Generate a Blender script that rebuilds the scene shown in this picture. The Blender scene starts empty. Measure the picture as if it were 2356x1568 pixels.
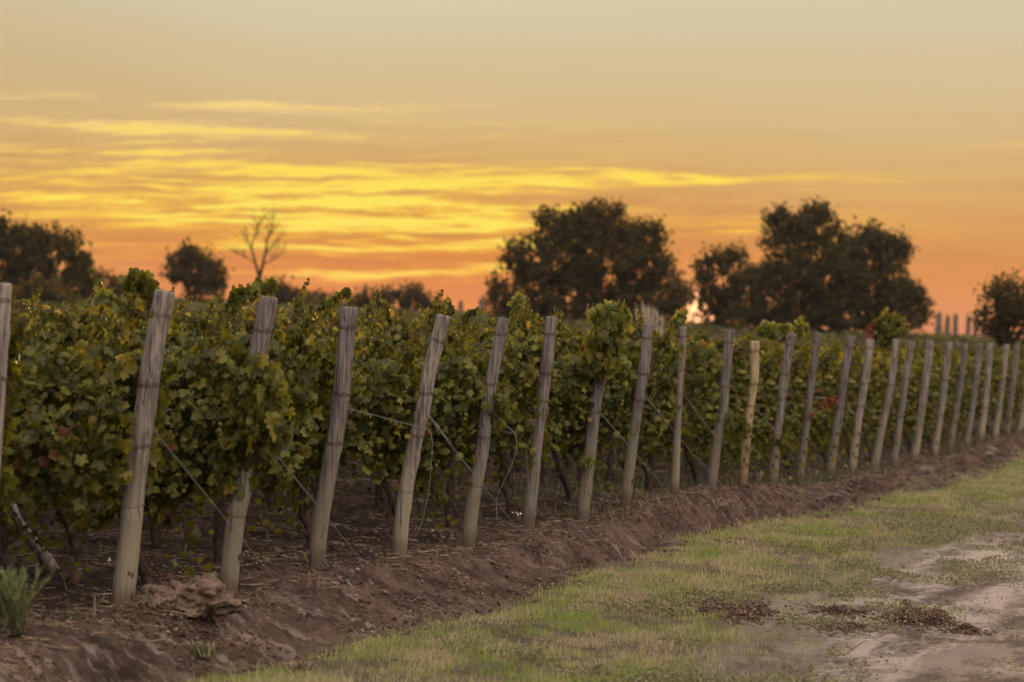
import bpy, math, random
import numpy as np
from mathutils import Vector, Matrix, noise as mnoise
R = math.radians
random.seed(7)
rng = np.random.default_rng(7)
scene = bpy.context.scene
COL = scene.collection

# ------------------------------------------------------------------ camera
# photo measured on a 2356 x 1568 grid: focal length 7500 px, horizon through (1178, 751) falling to the right
F, CX, CY, EYE = 7500.0, 1178.0, 784.0, 1.66
HS = 0.047
def cam_matrix():
    n = Vector((HS, 1.0, 33.0 / F)).normalized()            # world up seen from the camera
    fwd = Vector((0, 0, -1)); Y = (fwd - n * fwd.dot(n)).normalized()
    X = Y.cross(n).normalized()
    return Matrix((X, Y, n))                                 # camera coords -> world coords
CM = cam_matrix()
cam_data = bpy.data.cameras.new('camera'); cam = bpy.data.objects.new('camera', cam_data)
COL.objects.link(cam); scene.camera = cam
cam.matrix_world = Matrix.Translation((0, 0, EYE)) @ CM.to_4x4()
cam_data.sensor_width = 36.0; cam_data.lens = F / 2356.0 * 36.0
cam_data.clip_start = 0.2; cam_data.clip_end = 9000
cam_data.dof.use_dof = True; cam_data.dof.focus_distance = 24.0; cam_data.dof.aperture_fstop = 3.0
scene.view_settings.view_transform = 'Standard'; scene.view_settings.look = 'None'
scene.view_settings.exposure = 0.0; scene.view_settings.gamma = 1.0

def ray(px, py):
    return CM @ Vector(((px - CX), -(py - CY), -F))
def on_plane(px, py, z=0.0):
    r = ray(px, py); k = (z - EYE) / r.z
    return Vector((r.x * k, r.y * k, z))
def at_depth(px, py, d):                                     # d = distance along world Y
    r = ray(px, py); k = d / r.y
    return Vector((r.x * k, r.y * k, EYE + r.z * k))

# ------------------------------------------------------------------ node helper
class NT:
    def __init__(self, nt): self.nt = nt
    def new(self, t, **kw):
        n = self.nt.nodes.new(t)
        for k, v in kw.items(): setattr(n, k, v)
        return n
    def set(self, sock, v):
        if isinstance(v, bpy.types.NodeSocket): self.nt.links.new(v, sock)
        elif v is not None: sock.default_value = v
    def m(self, op, a, b=None, c=None, clamp=False):
        n = self.new('ShaderNodeMath', operation=op, use_clamp=clamp)
        self.set(n.inputs[0], a)
        if b is not None: self.set(n.inputs[1], b)
        if c is not None: self.set(n.inputs[2], c)
        return n.outputs[0]
    def add(self, a, b): return self.m('ADD', a, b)
    def sub(self, a, b): return self.m('SUBTRACT', a, b)
    def mul(self, a, b): return self.m('MULTIPLY', a, b)
    def ss(self, x, lo, hi, a=0.0, b=1.0):                   # smoothstep map
        n = self.new('ShaderNodeMapRange', interpolation_type='SMOOTHSTEP')
        self.set(n.inputs[0], x); n.inputs[1].default_value = lo; n.inputs[2].default_value = hi
        n.inputs[3].default_value = a; n.inputs[4].default_value = b
        return n.outputs[0]
    def mix(self, f, a, b, mode='MIX'):
        n = self.new('ShaderNodeMix', data_type='RGBA', blend_type=mode)
        self.set(n.inputs[0], f); self.set(n.inputs[6], a); self.set(n.inputs[7], b)
        return n.outputs[2]
    def noise(self, vec, scale=1.0, detail=4.0, rough=0.55, dist=0.0):
        n = self.new('ShaderNodeTexNoise')
        self.set(n.inputs['Vector'], vec); n.inputs['Scale'].default_value = scale
        n.inputs['Detail'].default_value = detail; n.inputs['Roughness'].default_value = rough
        n.inputs['Distortion'].default_value = dist
        return n.outputs['Fac']
    def vec(self, x, y, z):
        n = self.new('ShaderNodeCombineXYZ')
        for i, v in enumerate((x, y, z)): self.set(n.inputs[i], v)
        return n.outputs[0]
    def sep(self, v):
        n = self.new('ShaderNodeSeparateXYZ'); self.set(n.inputs[0], v); return n.outputs
    def mapping(self, vec, scale=(1, 1, 1), rot=(0, 0, 0), loc=(0, 0, 0)):
        n = self.new('ShaderNodeMapping'); self.set(n.inputs['Vector'], vec)
        n.inputs['Scale'].default_value = scale; n.inputs['Rotation'].default_value = rot
        n.inputs['Location'].default_value = loc
        return n.outputs[0]
    def ramp(self, f, stops, interp='LINEAR'):
        n = self.new('ShaderNodeValToRGB'); cr = n.color_ramp; cr.interpolation = interp
        while len(cr.elements) < len(stops): cr.elements.new(0.5)
        for e, (p, c) in zip(cr.elements, stops): e.position = p; e.color = (*c, 1)
        self.set(n.inputs[0], f)
        return n.outputs[0]
def lin(r, g, b):                                            # sRGB 0-255 -> linear
    return tuple(((c / 255 / 12.92) if c / 255 <= .04045 else ((c / 255 + .055) / 1.055) ** 2.4) for c in (r, g, b))

# ------------------------------------------------------------------ world: dusk sky
SUN_AZ, SUN_EL = math.atan((1600 - CX) / F), R(4.2)
def build_world():
    w = bpy.data.worlds.new('World'); scene.world = w; w.use_nodes = True
    w.node_tree.nodes.clear(); N = NT(w.node_tree)
    d = N.new('ShaderNodeTexCoord').outputs['Generated']
    x, y, z = N.sep(d)
    az = N.mul(N.m('ARCTAN2', x, y), 180 / math.pi)           # degrees right of the view
    el = N.mul(N.m('ARCSINE', z), 180 / math.pi)
    aa = N.m('MAXIMUM', N.m('MINIMUM', az, 14.0), -14.0)
    V = N.sub(el, N.mul(aa, HS))                              # height as the clouds lie
    U = az
    # warped coordinates for the streaks
    warp = N.noise(N.vec(N.mul(U, .22), N.mul(V, .9), 3.1), 1.0, 5, .55)
    warp2 = N.noise(N.vec(N.mul(U, .8), N.mul(V, 2.5), 9.1), 1.0, 5, .6)
    Vw = N.add(V, N.add(N.mul(N.sub(warp, .5), .42), N.mul(N.sub(warp2, .5), .10)))
    # base gradient (V in degrees 0..6)
    base = N.ramp(N.m('DIVIDE', V, 8.0, clamp=True), [
        (0.00, lin(222, 122, 58)), (0.05, lin(228, 128, 48)), (0.12, lin(220, 122, 38)),
        (0.22, lin(220, 146, 62)), (0.34, lin(216, 168, 96)), (0.46, lin(216, 184, 130)),
        (0.60, lin(212, 193, 152)), (0.72, lin(216, 203, 170)), (1.0, lin(186, 188, 180))])
    right = N.ss(U, -2.0, 9.0)
    base = N.mix(N.mul(right, .6), base, N.ramp(N.m('DIVIDE', V, 8.0, clamp=True), [
        (0.00, lin(222, 140, 84)), (0.08, lin(222, 148, 80)), (0.16, lin(214, 154, 90)), (0.34, lin(216, 180, 126)),
        (0.5, lin(216, 192, 148)), (0.72, lin(211, 198, 166)), (1.0, lin(188, 190, 182))]))
    left = N.ss(U, -3.0, -10.0)
    base = N.mix(N.mul(left, .45), base, N.ramp(N.m('DIVIDE', V, 8.0, clamp=True), [
        (0.00, lin(200, 120, 80)), (0.14, lin(208, 132, 70)), (0.3, lin(206, 150, 82)), (0.46, lin(200, 160, 100)),
        (0.72, lin(196, 172, 128)), (1.0, lin(176, 172, 152))]))
    # thin streaks: stretched noise, two scales
    s1 = N.noise(N.vec(N.mul(U, .22), N.mul(Vw, 4.6), 1.0), 1.0, 4, .55)
    s2 = N.noise(N.vec(N.mul(U, .42), N.mul(Vw, 11.0), 5.0), 1.0, 5, .6)
    s3 = N.noise(N.vec(N.mul(U, 1.3), N.mul(Vw, 22.0), 2.0), 1.0, 4, .6)
    st = N.add(N.add(N.mul(s1, .44), N.mul(s2, .32)), N.mul(s3, .24))
    def gau(x, c, wdt):
        q = N.m('DIVIDE', N.sub(x, c), wdt)
        return N.m('EXPONENT', N.mul(N.mul(q, q), -1.0))
    def blob(u, v, wu, wv, k=1.0):
        return N.mul(N.mul(gau(U, u, wu), gau(Vw, v, wv)), k)
    def px(x, y): return (x - 1178) / 131.0, (751 - y) / 131.0
    bright = None
    for (bx, by, wx, wy, k) in [
            (560, 440, 330, 17, .95), (950, 432, 330, 13, .8), (640, 478, 330, 20, 1.05), (760, 462, 260, 16, .75), (860, 520, 330, 17, .95),
            (1050, 500, 260, 12, .8), (1000, 545, 280, 11, .95), (1150, 560, 260, 10, .45), (500, 247, 260, 7, .55), (180, 352, 220, 8, .65), (60, 372, 160, 6, .4),
            (1400, 412, 420, 12, .75), (1150, 395, 220, 8, .5), (900, 628, 260, 10, .8), (1100, 612, 160, 9, .75), (740, 575, 130, 14, .7),
            (580, 555, 90, 14, .55), (1600, 530, 260, 10, .6), (60, 410, 200, 15, .45), (260, 462, 300, 12, .3), (800, 385, 260, 8, .5),
            (330, 300, 500, 22, .28), (1900, 408, 250, 6, .3), (2320, 345, 150, 18, .22), (150, 235, 200, 18, .22), (100, 495, 260, 9, .35),
            (620, 410, 260, 10, .55), (1300, 480, 260, 8, .35)]:
        u, v = px(bx, by)
        b = blob(u, v, wx / 131, wy / 131 * 1.15, k)
        bright = b if bright is None else N.add(bright, b)
    tex = N.ss(st, .43, .56, .15, 1.45)
    glow = N.mul(gau(U, -2.5, 6.0), gau(V, 2.0, 1.3))
    streak = N.mul(N.ss(st, .50, .60), N.mul(glow, .6))
    high = N.mul(N.mul(N.ss(st, .47, .60), .62), N.mul(gau(U, -6.5, 5.0), gau(V, 3.2, .85)))
    rightst = N.mul(N.mul(N.ss(st, .48, .66), .22), gau(V, 1.8, 1.6))
    f = N.m('MINIMUM', N.add(N.add(N.add(N.mul(bright, tex), streak), high), rightst), 1.25)
    yel = N.ramp(N.m('DIVIDE', V, 8.0, clamp=True), [
        (0.0, lin(255, 160, 84)), (0.10, lin(252, 172, 48)), (0.2, lin(253, 190, 52)), (0.34, lin(252, 204, 84)),
        (0.45, lin(246, 208, 128)), (0.6, lin(236, 208, 150))])
    skyc = N.mix(N.ss(f, -.05, .85), base, yel)
    hot = N.mul(N.ss(f, .5, 1.05), gau(V, 1.9, 1.5))
    skyc = N.mix(hot, skyc, (*lin(255, 228, 88), 1))
    # darker mauve bars between the streaks
    dark = N.mul(N.mul(N.ss(st, .50, .40), .32), gau(V, 1.9, 1.5))
    skyc = N.mix(dark, skyc, (*lin(190, 126, 70), 1))
    # sun glare low behind the trees
    u, v = px(1602, 712)
    g1 = N.mul(gau(U, u, .20), gau(V, v, .30)); g2 = N.mul(gau(U, u, .8), gau(V, v, .6))
    skyc = N.mix(1.0, skyc, N.mix(1.0, (1.0, .42, .22, 1), N.vec(N.mul(g2, .35), N.mul(g2, .35), N.mul(g2, .35)), 'MULTIPLY'), 'ADD')
    skyc = N.mix(1.0, skyc, N.mix(1.0, (1.3, .75, .38, 1), N.vec(g1, g1, g1), 'MULTIPLY'), 'ADD')
    # the rest of the dome: Nishita for a low sun, plus unseen sky behind the camera, brightened as added fill for front faces
    sk = N.new('ShaderNodeTexSky', sky_type='NISHITA'); sk.sun_disc = False
    sk.sun_elevation = SUN_EL; sk.sun_rotation = SUN_AZ
    nish = N.mix(1.0, sk.outputs[0], (.10, .10, .10, 1), 'MULTIPLY')
    yb = N.ss(y, .35, -.7)                                     # 1 behind the camera
    xr = N.ss(x, -.8, .9)
    gold = N.mul(N.ss(y, .0, .7), N.ss(el, 26.0, 4.0))
    opp = N.mix(yb, (.50, .50, .54, 1), (2.22, 2.04, 1.86, 1))
    opp = N.mix(1.0, opp, N.mix(xr, (.62, .62, .62, 1), (1.34, 1.28, 1.20, 1)), 'MULTIPLY')
    lowd = N.ss(el, 4.0, 48.0, .16, 1.62); opp = N.mix(1.0, opp, N.vec(lowd, lowd, lowd), 'MULTIPLY')
    dome = N.mix(1.0, opp, nish, 'ADD'); dome = N.mix(1.0, dome, N.mix(1.0, (1.15, .62, .20, 1), N.vec(gold, gold, gold), 'MULTIPLY'), 'ADD')
    up = N.ss(el, 6.5, 22.0)
    side = N.ss(N.m('ABSOLUTE', az), 14.0, 60.0)
    col = N.mix(N.m('MAXIMUM', up, side), skyc, dome)
    bg = N.new('ShaderNodeBackground'); N.set(bg.inputs[0], col); bg.inputs[1].default_value = 1.0
    out = N.new('ShaderNodeOutputWorld'); w.node_tree.links.new(bg.outputs[0], out.inputs[0])
    w.cycles.sampling_method = 'MANUAL'; w.cycles.sample_map_resolution = 1024
build_world()
sun_data = bpy.data.lights.new('sun', 'SUN'); sun = bpy.data.objects.new('sun', sun_data); COL.objects.link(sun)
sun_data.energy = 4.0; sun_data.angle = R(1.5); sun_data.color = (1.0, .60, .25)
sd = Vector((math.sin(SUN_AZ) * math.cos(SUN_EL), math.cos(SUN_AZ) * math.cos(SUN_EL), math.sin(SUN_EL)))
sun.rotation_euler = sd.to_track_quat('Z', 'Y').to_euler(); sun.location = (0, 0, 30)
scene.cycles.max_bounces = 6; scene.cycles.transparent_max_bounces = 8
scene.cycles.use_denoising = True; scene.cycles.denoising_prefilter = 'NONE'

# ------------------------------------------------------------------ mesh helpers
def np_mesh(name, verts, faces):
    """verts (n,3), faces: list of arrays each (m,k)"""
    me = bpy.data.meshes.new(name)
    verts = np.asarray(verts, dtype=np.float32)
    me.vertices.add(len(verts)); me.vertices.foreach_set('co', verts.ravel())
    loops = np.concatenate([f.ravel() for f in faces]).astype(np.int32)
    sizes = np.concatenate([np.full(len(f), f.shape[1], dtype=np.int32) for f in faces])
    starts = np.concatenate([[0], np.cumsum(sizes)[:-1]]).astype(np.int32)
    me.loops.add(len(loops)); me.loops.foreach_set('vertex_index', loops)
    me.polygons.add(len(sizes)); me.polygons.foreach_set('loop_start', starts)
    me.polygons.foreach_set('loop_total', sizes)
    me.update(calc_edges=True); me.validate()
    return me
def smooth(me):
    me.polygons.foreach_set('use_smooth', np.ones(len(me.polygons), dtype=bool)); me.update(); return me
def obj(name, me, mat=None, parent=None, loc=(0, 0, 0)):
    o = bpy.data.objects.new(name, me); COL.objects.link(o); o.location = loc
    if mat and not me.materials: me.materials.append(mat)
    if parent: o.parent = parent
    return o
def tag(o, label=None, cat=None, group=None, kind=None):
    if label: o['label'] = label
    if cat: o['category'] = cat
    if group: o['group'] = group
    if kind: o['kind'] = kind
    return o
def empty(name, loc, rz=0.0):
    o = bpy.data.objects.new(name, None); COL.objects.link(o); o.location = loc
    o.rotation_euler = (0, 0, rz); o.empty_display_size = .1
    return o
class MB:                                                    # collects pieces into one mesh
    def __init__(self): self.v = []; self.f = {}; self.n = 0
    def add(self, v, *faces):
        v = np.asarray(v, float)
        for f in faces:
            f = np.asarray(f, int)
            if len(f): self.f.setdefault(f.shape[1], []).append(f + self.n)
        self.v.append(v); self.n += len(v)
    def mesh(self, name, sm=False):
        me = np_mesh(name, np.concatenate(self.v), [np.concatenate(x) for x in self.f.values()])
        return smooth(me) if sm else me
def tube(mb, pts, rad, sides=6, cap=True):
    pts = [Vector(p) for p in pts]; n = len(pts)
    if not hasattr(rad, '__len__'): rad = [rad] * n
    V = []; up = Vector((.13, .21, 1)).normalized()
    for i, p in enumerate(pts):
        t = (pts[min(i + 1, n - 1)] - pts[max(i - 1, 0)]).normalized()
        a = t.cross(up)
        if a.length < .05: a = t.cross(Vector((1, .2, 0)))
        a.normalize(); b = t.cross(a)
        for k in range(sides):
            th = 2 * math.pi * k / sides
            V.append(p + (a * math.cos(th) + b * math.sin(th)) * rad[i])
    q = [(i * sides + k, i * sides + (k + 1) % sides, (i + 1) * sides + (k + 1) % sides, (i + 1) * sides + k)
         for i in range(n - 1) for k in range(sides)]
    tris = []
    if cap:
        V.append(pts[-1]); c = len(V) - 1; s = (n - 1) * sides
        tris += [(s + k, s + (k + 1) % sides, c) for k in range(sides)]
        V.append(pts[0]); c = len(V) - 1
        tris += [((k + 1) % sides, k, c) for k in range(sides)]
    mb.add([tuple(v) for v in V], q, tris)
# numpy value noise
_perm = rng.random((64, 64, 64))
def vnoise3(x, y, z):
    xi, yi, zi = np.floor(x).astype(int), np.floor(y).astype(int), np.floor(z).astype(int)
    fx, fy, fz = x - xi, y - yi, z - zi
    fx = fx * fx * (3 - 2 * fx); fy = fy * fy * (3 - 2 * fy); fz = fz * fz * (3 - 2 * fz)
    r = 0
    for a in (0, 1):
        for b in (0, 1):
            for c in (0, 1):
                w = (fx if a else 1 - fx) * (fy if b else 1 - fy) * (fz if c else 1 - fz)
                r = r + w * _perm[(xi + a) % 64, (yi + b) % 64, (zi + c) % 64]
    return r
def fbm(x, y, z=0.0, octv=4):
    z = x * 0 + z; r = 0; amp = .5; tot = 0
    for i in range(octv):
        r = r + amp * vnoise3(x + i * 17.3, y + i * 9.1, z + i * 5.7); tot += amp
        amp *= .5; x = x * 2.03; y = y * 2.03; z = z * 2.03
    return r / tot - .5

# ------------------------------------------------------------------ frame of the headland
HD = Vector((1972.0, F, 0)).normalized()                      # direction the line of end posts runs
HD = (CM @ Vector((3150 - CX, -(844 - CY), -F))); HD.z = 0; HD.normalize()
NR = Vector((HD.y, -HD.x, 0))                                 # towards the road
T0 = -6.68
ROT = math.atan2(HD.y, HD.x)
def to_world(s, v, z=0.0):                                    # v > 0 into the vineyard, v < 0 towards the road
    p = HD * s + NR * (T0 - v); return Vector((p.x, p.y, z))
def to_sv(p): return p.x * HD.x + p.y * HD.y, T0 - (p.x * NR.x + p.y * NR.y)
FR = Matrix.Translation((NR * T0)) @ Matrix.Rotation(ROT, 4, 'Z')   # local (s, v, z) -> world
def ray_line(px, py, v=0.0):
    """where the pixel's ray crosses the vertical plane at offset v from the post line"""
    r = ray(px, py); k = (T0 - v) / (r.x * NR.x + r.y * NR.y)
    return Vector((r.x * k, r.y * k, EYE + r.z * k))

POSTS = [  # centre line in photo pixels from top to foot, width top, width foot
 ([(2, 655), (-10, 850), (-32, 1150), (-60, 1450)], 52, 62),
 ([(379, 673), (350, 829), (333, 955), (313, 1082), (300, 1209), (281, 1389)], 48, 57),
 ([(618, 686), (587, 854), (576, 960), (560, 1114), (540, 1209), (524, 1364)], 41, 46),
 ([(803, 709), (791, 844), (779, 958), (762, 1055), (738, 1196), (729, 1293)], 38, 40),
 ([(1021, 728), (989, 853), (974, 936), (949, 1042), (927, 1170), (918, 1276)], 34, 36),
 ([(1159, 735), (1137, 840), (1121, 941), (1108, 1042), (1088, 1152), (1077, 1249)], 28, 34),
 ([(1269, 731), (1257, 838), (1249, 905), (1235, 1008), (1216, 1210)], 27, 29),
 ([(1412, 757), (1385, 859), (1370, 931), (1360, 1020), (1340, 1190)], 26, 28),
 ([(1491, 747), (1483, 834), (1472, 905), (1459, 988), (1439, 1157)], 24, 26),
 ([(1571, 753), (1568, 834), (1563, 891), (1558, 976), (1553, 1127)], 18, 20),
 ([(1680, 761), (1669, 863), (1661, 951), (1649, 1014), (1635, 1125)], 23, 25),
 ([(1735, 786), (1735, 867), (1727, 923), (1717, 1016), (1709, 1113)], 22, 20),
 ([(1822, 769), (1805, 859), (1794, 943), (1776, 1123)], 22, 22),
 ([(1882, 767), (1865, 895), (1839, 1109)], 17, 18),
 ([(1958, 775), (1943, 859), (1935, 923), (1923, 996), (1909, 1093)], 18.5, 20),
 ([(2003, 781), (1990, 875), (1976, 956), (1960, 1087)], 17.5, 18.5),
 ([(2062, 781), (2048, 891), (2026, 996), (2011, 1081)], 16, 19),
 ([(2097, 786), (2077, 915), (2056, 1070)], 17, 17),
 ([(2140, 785), (2129, 875), (2104, 1056)], 17.5, 18),
 ([(2185, 787), (2170, 907), (2149, 1046)], 14.5, 16),
 ([(2221, 792), (2207, 900), (2184, 1040)], 13, 15),
 ([(2255, 791), (2242, 900), (2222, 1030)], 14.5, 16),
 ([(2278, 790), (2269, 900), (2256, 1010)], 16, 16),
 ([(2317, 793), (2303, 900), (2289, 1008)], 13.5, 15),
 ([(2341, 793), (2328, 900), (2315, 1002)], 14, 15),
 ([(2370, 796), (2358, 900), (2346, 998)], 14, 15),
]
foot = [ray_line(*p[0][-1]) for p in POSTS]
fs = np.array([to_sv(p)[0] for p in foot]); fz = np.array([p.z for p in foot])
fz = np.clip(fz, -.12, .14)
# foot of the bank, where the verge begins: solved from the photo for a verge 24 cm below the vines
ZV = -0.24
bank = [on_plane(x, y, ZV) for x, y in [(520, 1552), (640, 1525), (840, 1470), (1050, 1432), (1175, 1402), (1243, 1358), (1478, 1278),
        (1628, 1228), (1828, 1190), (2028, 1153), (2178, 1128), (2278, 1088), (2356, 1048)]]
bs = np.array([to_sv(p)[0] for p in bank]); bv = np.array([-to_sv(p)[1] for p in bank])
def z_row(s):
    return np.interp(s, fs, fz, left=fz[0], right=0.0)
def w_bank(s):
    return np.clip(np.interp(s, bs, bv), .62, 1.35)
def sstep(x, a, b):
    t = np.clip((x - a) / (b - a), 0, 1); return t * t * (3 - 2 * t)
MOUNDS = []                                                    # (s, t, radius s, radius t, height)
def ground_z(s, v, fine=True):
    s = np.asarray(s, float); v = np.asarray(v, float); t = -v
    zr = z_row(s); w = w_bank(s) + fbm(s * 1.3, s * 0, 4.0, 2) * .18
    crest = .05 + .05 * fbm(s * .8, s * 0, 2.2, 2)
    vine = zr + crest * np.exp(-((t - .28) / .2) ** 2) - .03 * sstep(-t, .3, 1.2)
    k = sstep(t, .26, 1.0 * w)
    low = ZV + .03 * fbm(s * .9, t * .9, 7, 3) + .035 * np.exp(-((t - w - .5) / .5) ** 2)
    z = vine * (1 - k) + low * k
    bankm = np.exp(-((t - .3 - .5 * w) / .42) ** 2)            # 1 on the bank face
    # bucket marks on the far bank
    rip = np.sin(s * 2 * math.pi / .62 + 3 * fbm(s * .5, t * 1.2, 1, 2) * 4 + t * 2.5)
    z = z + bankm * rip * .085 * sstep(s, 30, 40)
    z = z + bankm * (.07 * fbm(s * 2.2 + t * 1.5, t * 1.1, 12, 3) + .07 * (.25 - np.abs(fbm(s * 3.4 + t * 1.2, t * 1.8, 15, 4))))
    soil = 1 - sstep(t, w - .1, w + .25)
    if fine:
        z = z + soil * (-.06 + .10 * np.maximum(fbm(s * 4, t * 4, 3, 4), -.05) + .09 * np.abs(fbm(s * 10, t * 10, 8, 3)) + .035 * fbm(s * 24, t * 24, 5, 2) + .05 * sstep(fbm(s * 2.6, t * 2.6, 21, 3), .04, .11) * bankm)
        z = z + (1 - soil) * (.03 * fbm(s * 3, t * 3, 31, 4) + .025 * fbm(s * 12, t * 12, 33, 4))
    for (ms, mt, rs, rt, h) in MOUNDS:
        q = ((s - ms) / rs) ** 2 + ((t - mt) / rt) ** 2
        z = z + h * np.exp(-q)
    # gentle rise of the land far into the vineyard
    z = z + np.clip(v - 14, 0, 60) * .001 + np.clip(s - 72, 0, 200) * .0068 * sstep(v, -10, 8)
    return z
def gz(p):
    s, v = to_sv(p); return float(ground_z(s, v))

# ------------------------------------------------------------------ materials
def new_mat(name):
    m = bpy.data.materials.new(name); m.use_nodes = True; m.node_tree.nodes.clear(); N = NT(m.node_tree)
    out = N.new('ShaderNodeOutputMaterial'); b = N.new('ShaderNodeBsdfPrincipled')
    m.node_tree.links.new(b.outputs[0], out.inputs[0]); return m, N, b, out
def mat_ground():
    m, N, b, out = new_mat('soil_and_dirt')
    oc = N.new('ShaderNodeTexCoord').outputs['Object']
    s, v, z = N.sep(oc)
    n1 = N.noise(oc, 3.0, 8, .65); n2 = N.noise(oc, 22.0, 6, .7); n3 = N.noise(oc, .7, 4, .5)
    soil = N.mix(N.ss(n1, .35, .68), (.040, .021, .014, 1), (.165, .095, .066, 1))
    soil = N.mix(N.mul(N.ss(n2, .5, .72), .6), soil, (.26, .18, .14, 1))
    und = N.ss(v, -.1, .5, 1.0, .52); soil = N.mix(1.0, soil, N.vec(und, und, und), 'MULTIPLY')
    # pale dry scrapes running down the bank
    sc = N.noise(N.mapping(oc, (3.4, 1.3, 1), (0, 0, R(35))), 1.4, 7, .72, .6)
    scm = N.mul(N.ss(N.add(sc, N.ss(s, 24, 16, 0, .05)), .56, .66), N.mul(N.ss(v, -.25, -.45), N.ss(v, -1.5, -1.0)))
    soil = N.mix(N.mul(scm, .75), soil, (.34, .25, .205, 1))
    # compacted pale road surface with damp brown patches
    rn = N.noise(N.mapping(oc, (.55, 1.6, 1)), 1.6, 7, .65, .5)
    rn2 = N.noise(N.mapping(oc, (3.0, 6.0, 1)), 3.2, 9, .82)
    roadc = N.mix(N.ss(N.add(N.mul(rn, .6), N.mul(rn2, .4)), .42, .56), (.12, .080, .060, 1), (.50, .385, .32, 1))
    tr_ = N.noise(N.mapping(oc, (.22, 2.4, 1)), 1.0, 5, .65); roadc = N.mix(N.ss(tr_, .50, .60, 0, .5), roadc, (.135, .088, .064, 1))
    edge = N.add(N.add(v, N.ss(s, 25, 17, 0, .75)), N.mul(N.sub(n1, .5), 1.6))
    soil = N.mix(N.ss(edge, -2.15, -2.6), soil, roadc)
    # dry thatch under the verge grass
    gm = N.mul(N.ss(v, -.75, -1.1), N.ss(edge, -3.2, -2.6))
    soil = N.mix(N.mul(gm, .7), soil, N.mix(N.ss(n1, .4, .6), (.12, .09, .05, 1), (.20, .16, .085, 1)))
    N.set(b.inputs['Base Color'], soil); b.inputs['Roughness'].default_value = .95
    b.inputs['Specular IOR Level'].default_value = .2
    bp = N.new('ShaderNodeBump'); bp.inputs['Strength'].default_value = 1.0; bp.inputs['Distance'].default_value = .04
    N.set(bp.inputs['Height'], N.add(N.mul(n2, .7), N.noise(oc, 70, 5, .7))); N.set(b.inputs['Normal'], bp.outputs[0])
    return m
def mat_leaf(name, cols, trans=.35, rough=.42, zred=False, spec=.5):
    m, N, b, out = new_mat(name)
    isl = N.new('ShaderNodeNewGeometry').outputs['Random Per Island']
    oc = N.new('ShaderNodeTexCoord').outputs['Object']
    oi = N.new('ShaderNodeObjectInfo').outputs['Random']
    c = N.ramp(isl, cols, 'LINEAR')
    big = N.noise(oc, 2.2, 2, .5)
    c = N.mix(N.ss(big, .35, .7, 0, .5), c, N.mix(1.0, c, (.72, .62, .5, 1), 'MULTIPLY'))
    c = N.mix(N.ss(oi, 0, 1, 0, .35), c, N.mix(1.0, c, (1.15, .98, .72, 1), 'MULTIPLY'))
    fine = N.noise(oc, 60, 3, .6)
    c = N.mix(N.ss(fine, .4, .75, 0, .35), c, N.mix(1.0, c, (.6, .55, .5, 1), 'MULTIPLY'))
    N.set(b.inputs['Base Color'], c); b.inputs['Roughness'].default_value = rough
    b.inputs['Specular IOR Level'].default_value = spec
    tr = N.new('ShaderNodeBsdfTranslucent'); N.set(tr.inputs[0], N.mix(1.0, c, (1.5, 1.45, .55, 1), 'MULTIPLY'))
    mx = N.new('ShaderNodeMixShader'); mx.inputs[0].default_value = trans
    N.nt.links.new(b.outputs[0], mx.inputs[1]); N.nt.links.new(tr.outputs[0], mx.inputs[2])
    N.nt.links.new(mx.outputs[0], out.inputs[0])
    return m
def mat_plain(name, col, rough=.8, metal=0.0, var=.3, scale=8, bump=.3):
    m, N, b, out = new_mat(name)
    oc = N.new('ShaderNodeTexCoord').outputs['Object']
    n = N.noise(oc, scale, 6, .65)
    c = N.mix(N.ss(n, .3, .7), (*[x * (1 - var) for x in col], 1), (*[min(1, x * (1 + var)) for x in col], 1))
    N.set(b.inputs['Base Color'], c); b.inputs['Roughness'].default_value = rough; b.inputs['Metallic'].default_value = metal
    if rough > .7: b.inputs['Specular IOR Level'].default_value = .08
    bp = N.new('ShaderNodeBump'); bp.inputs['Strength'].default_value = bump; bp.inputs['Distance'].default_value = .01
    N.set(bp.inputs['Height'], n); N.set(b.inputs['Normal'], bp.outputs[0])
    return m
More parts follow.
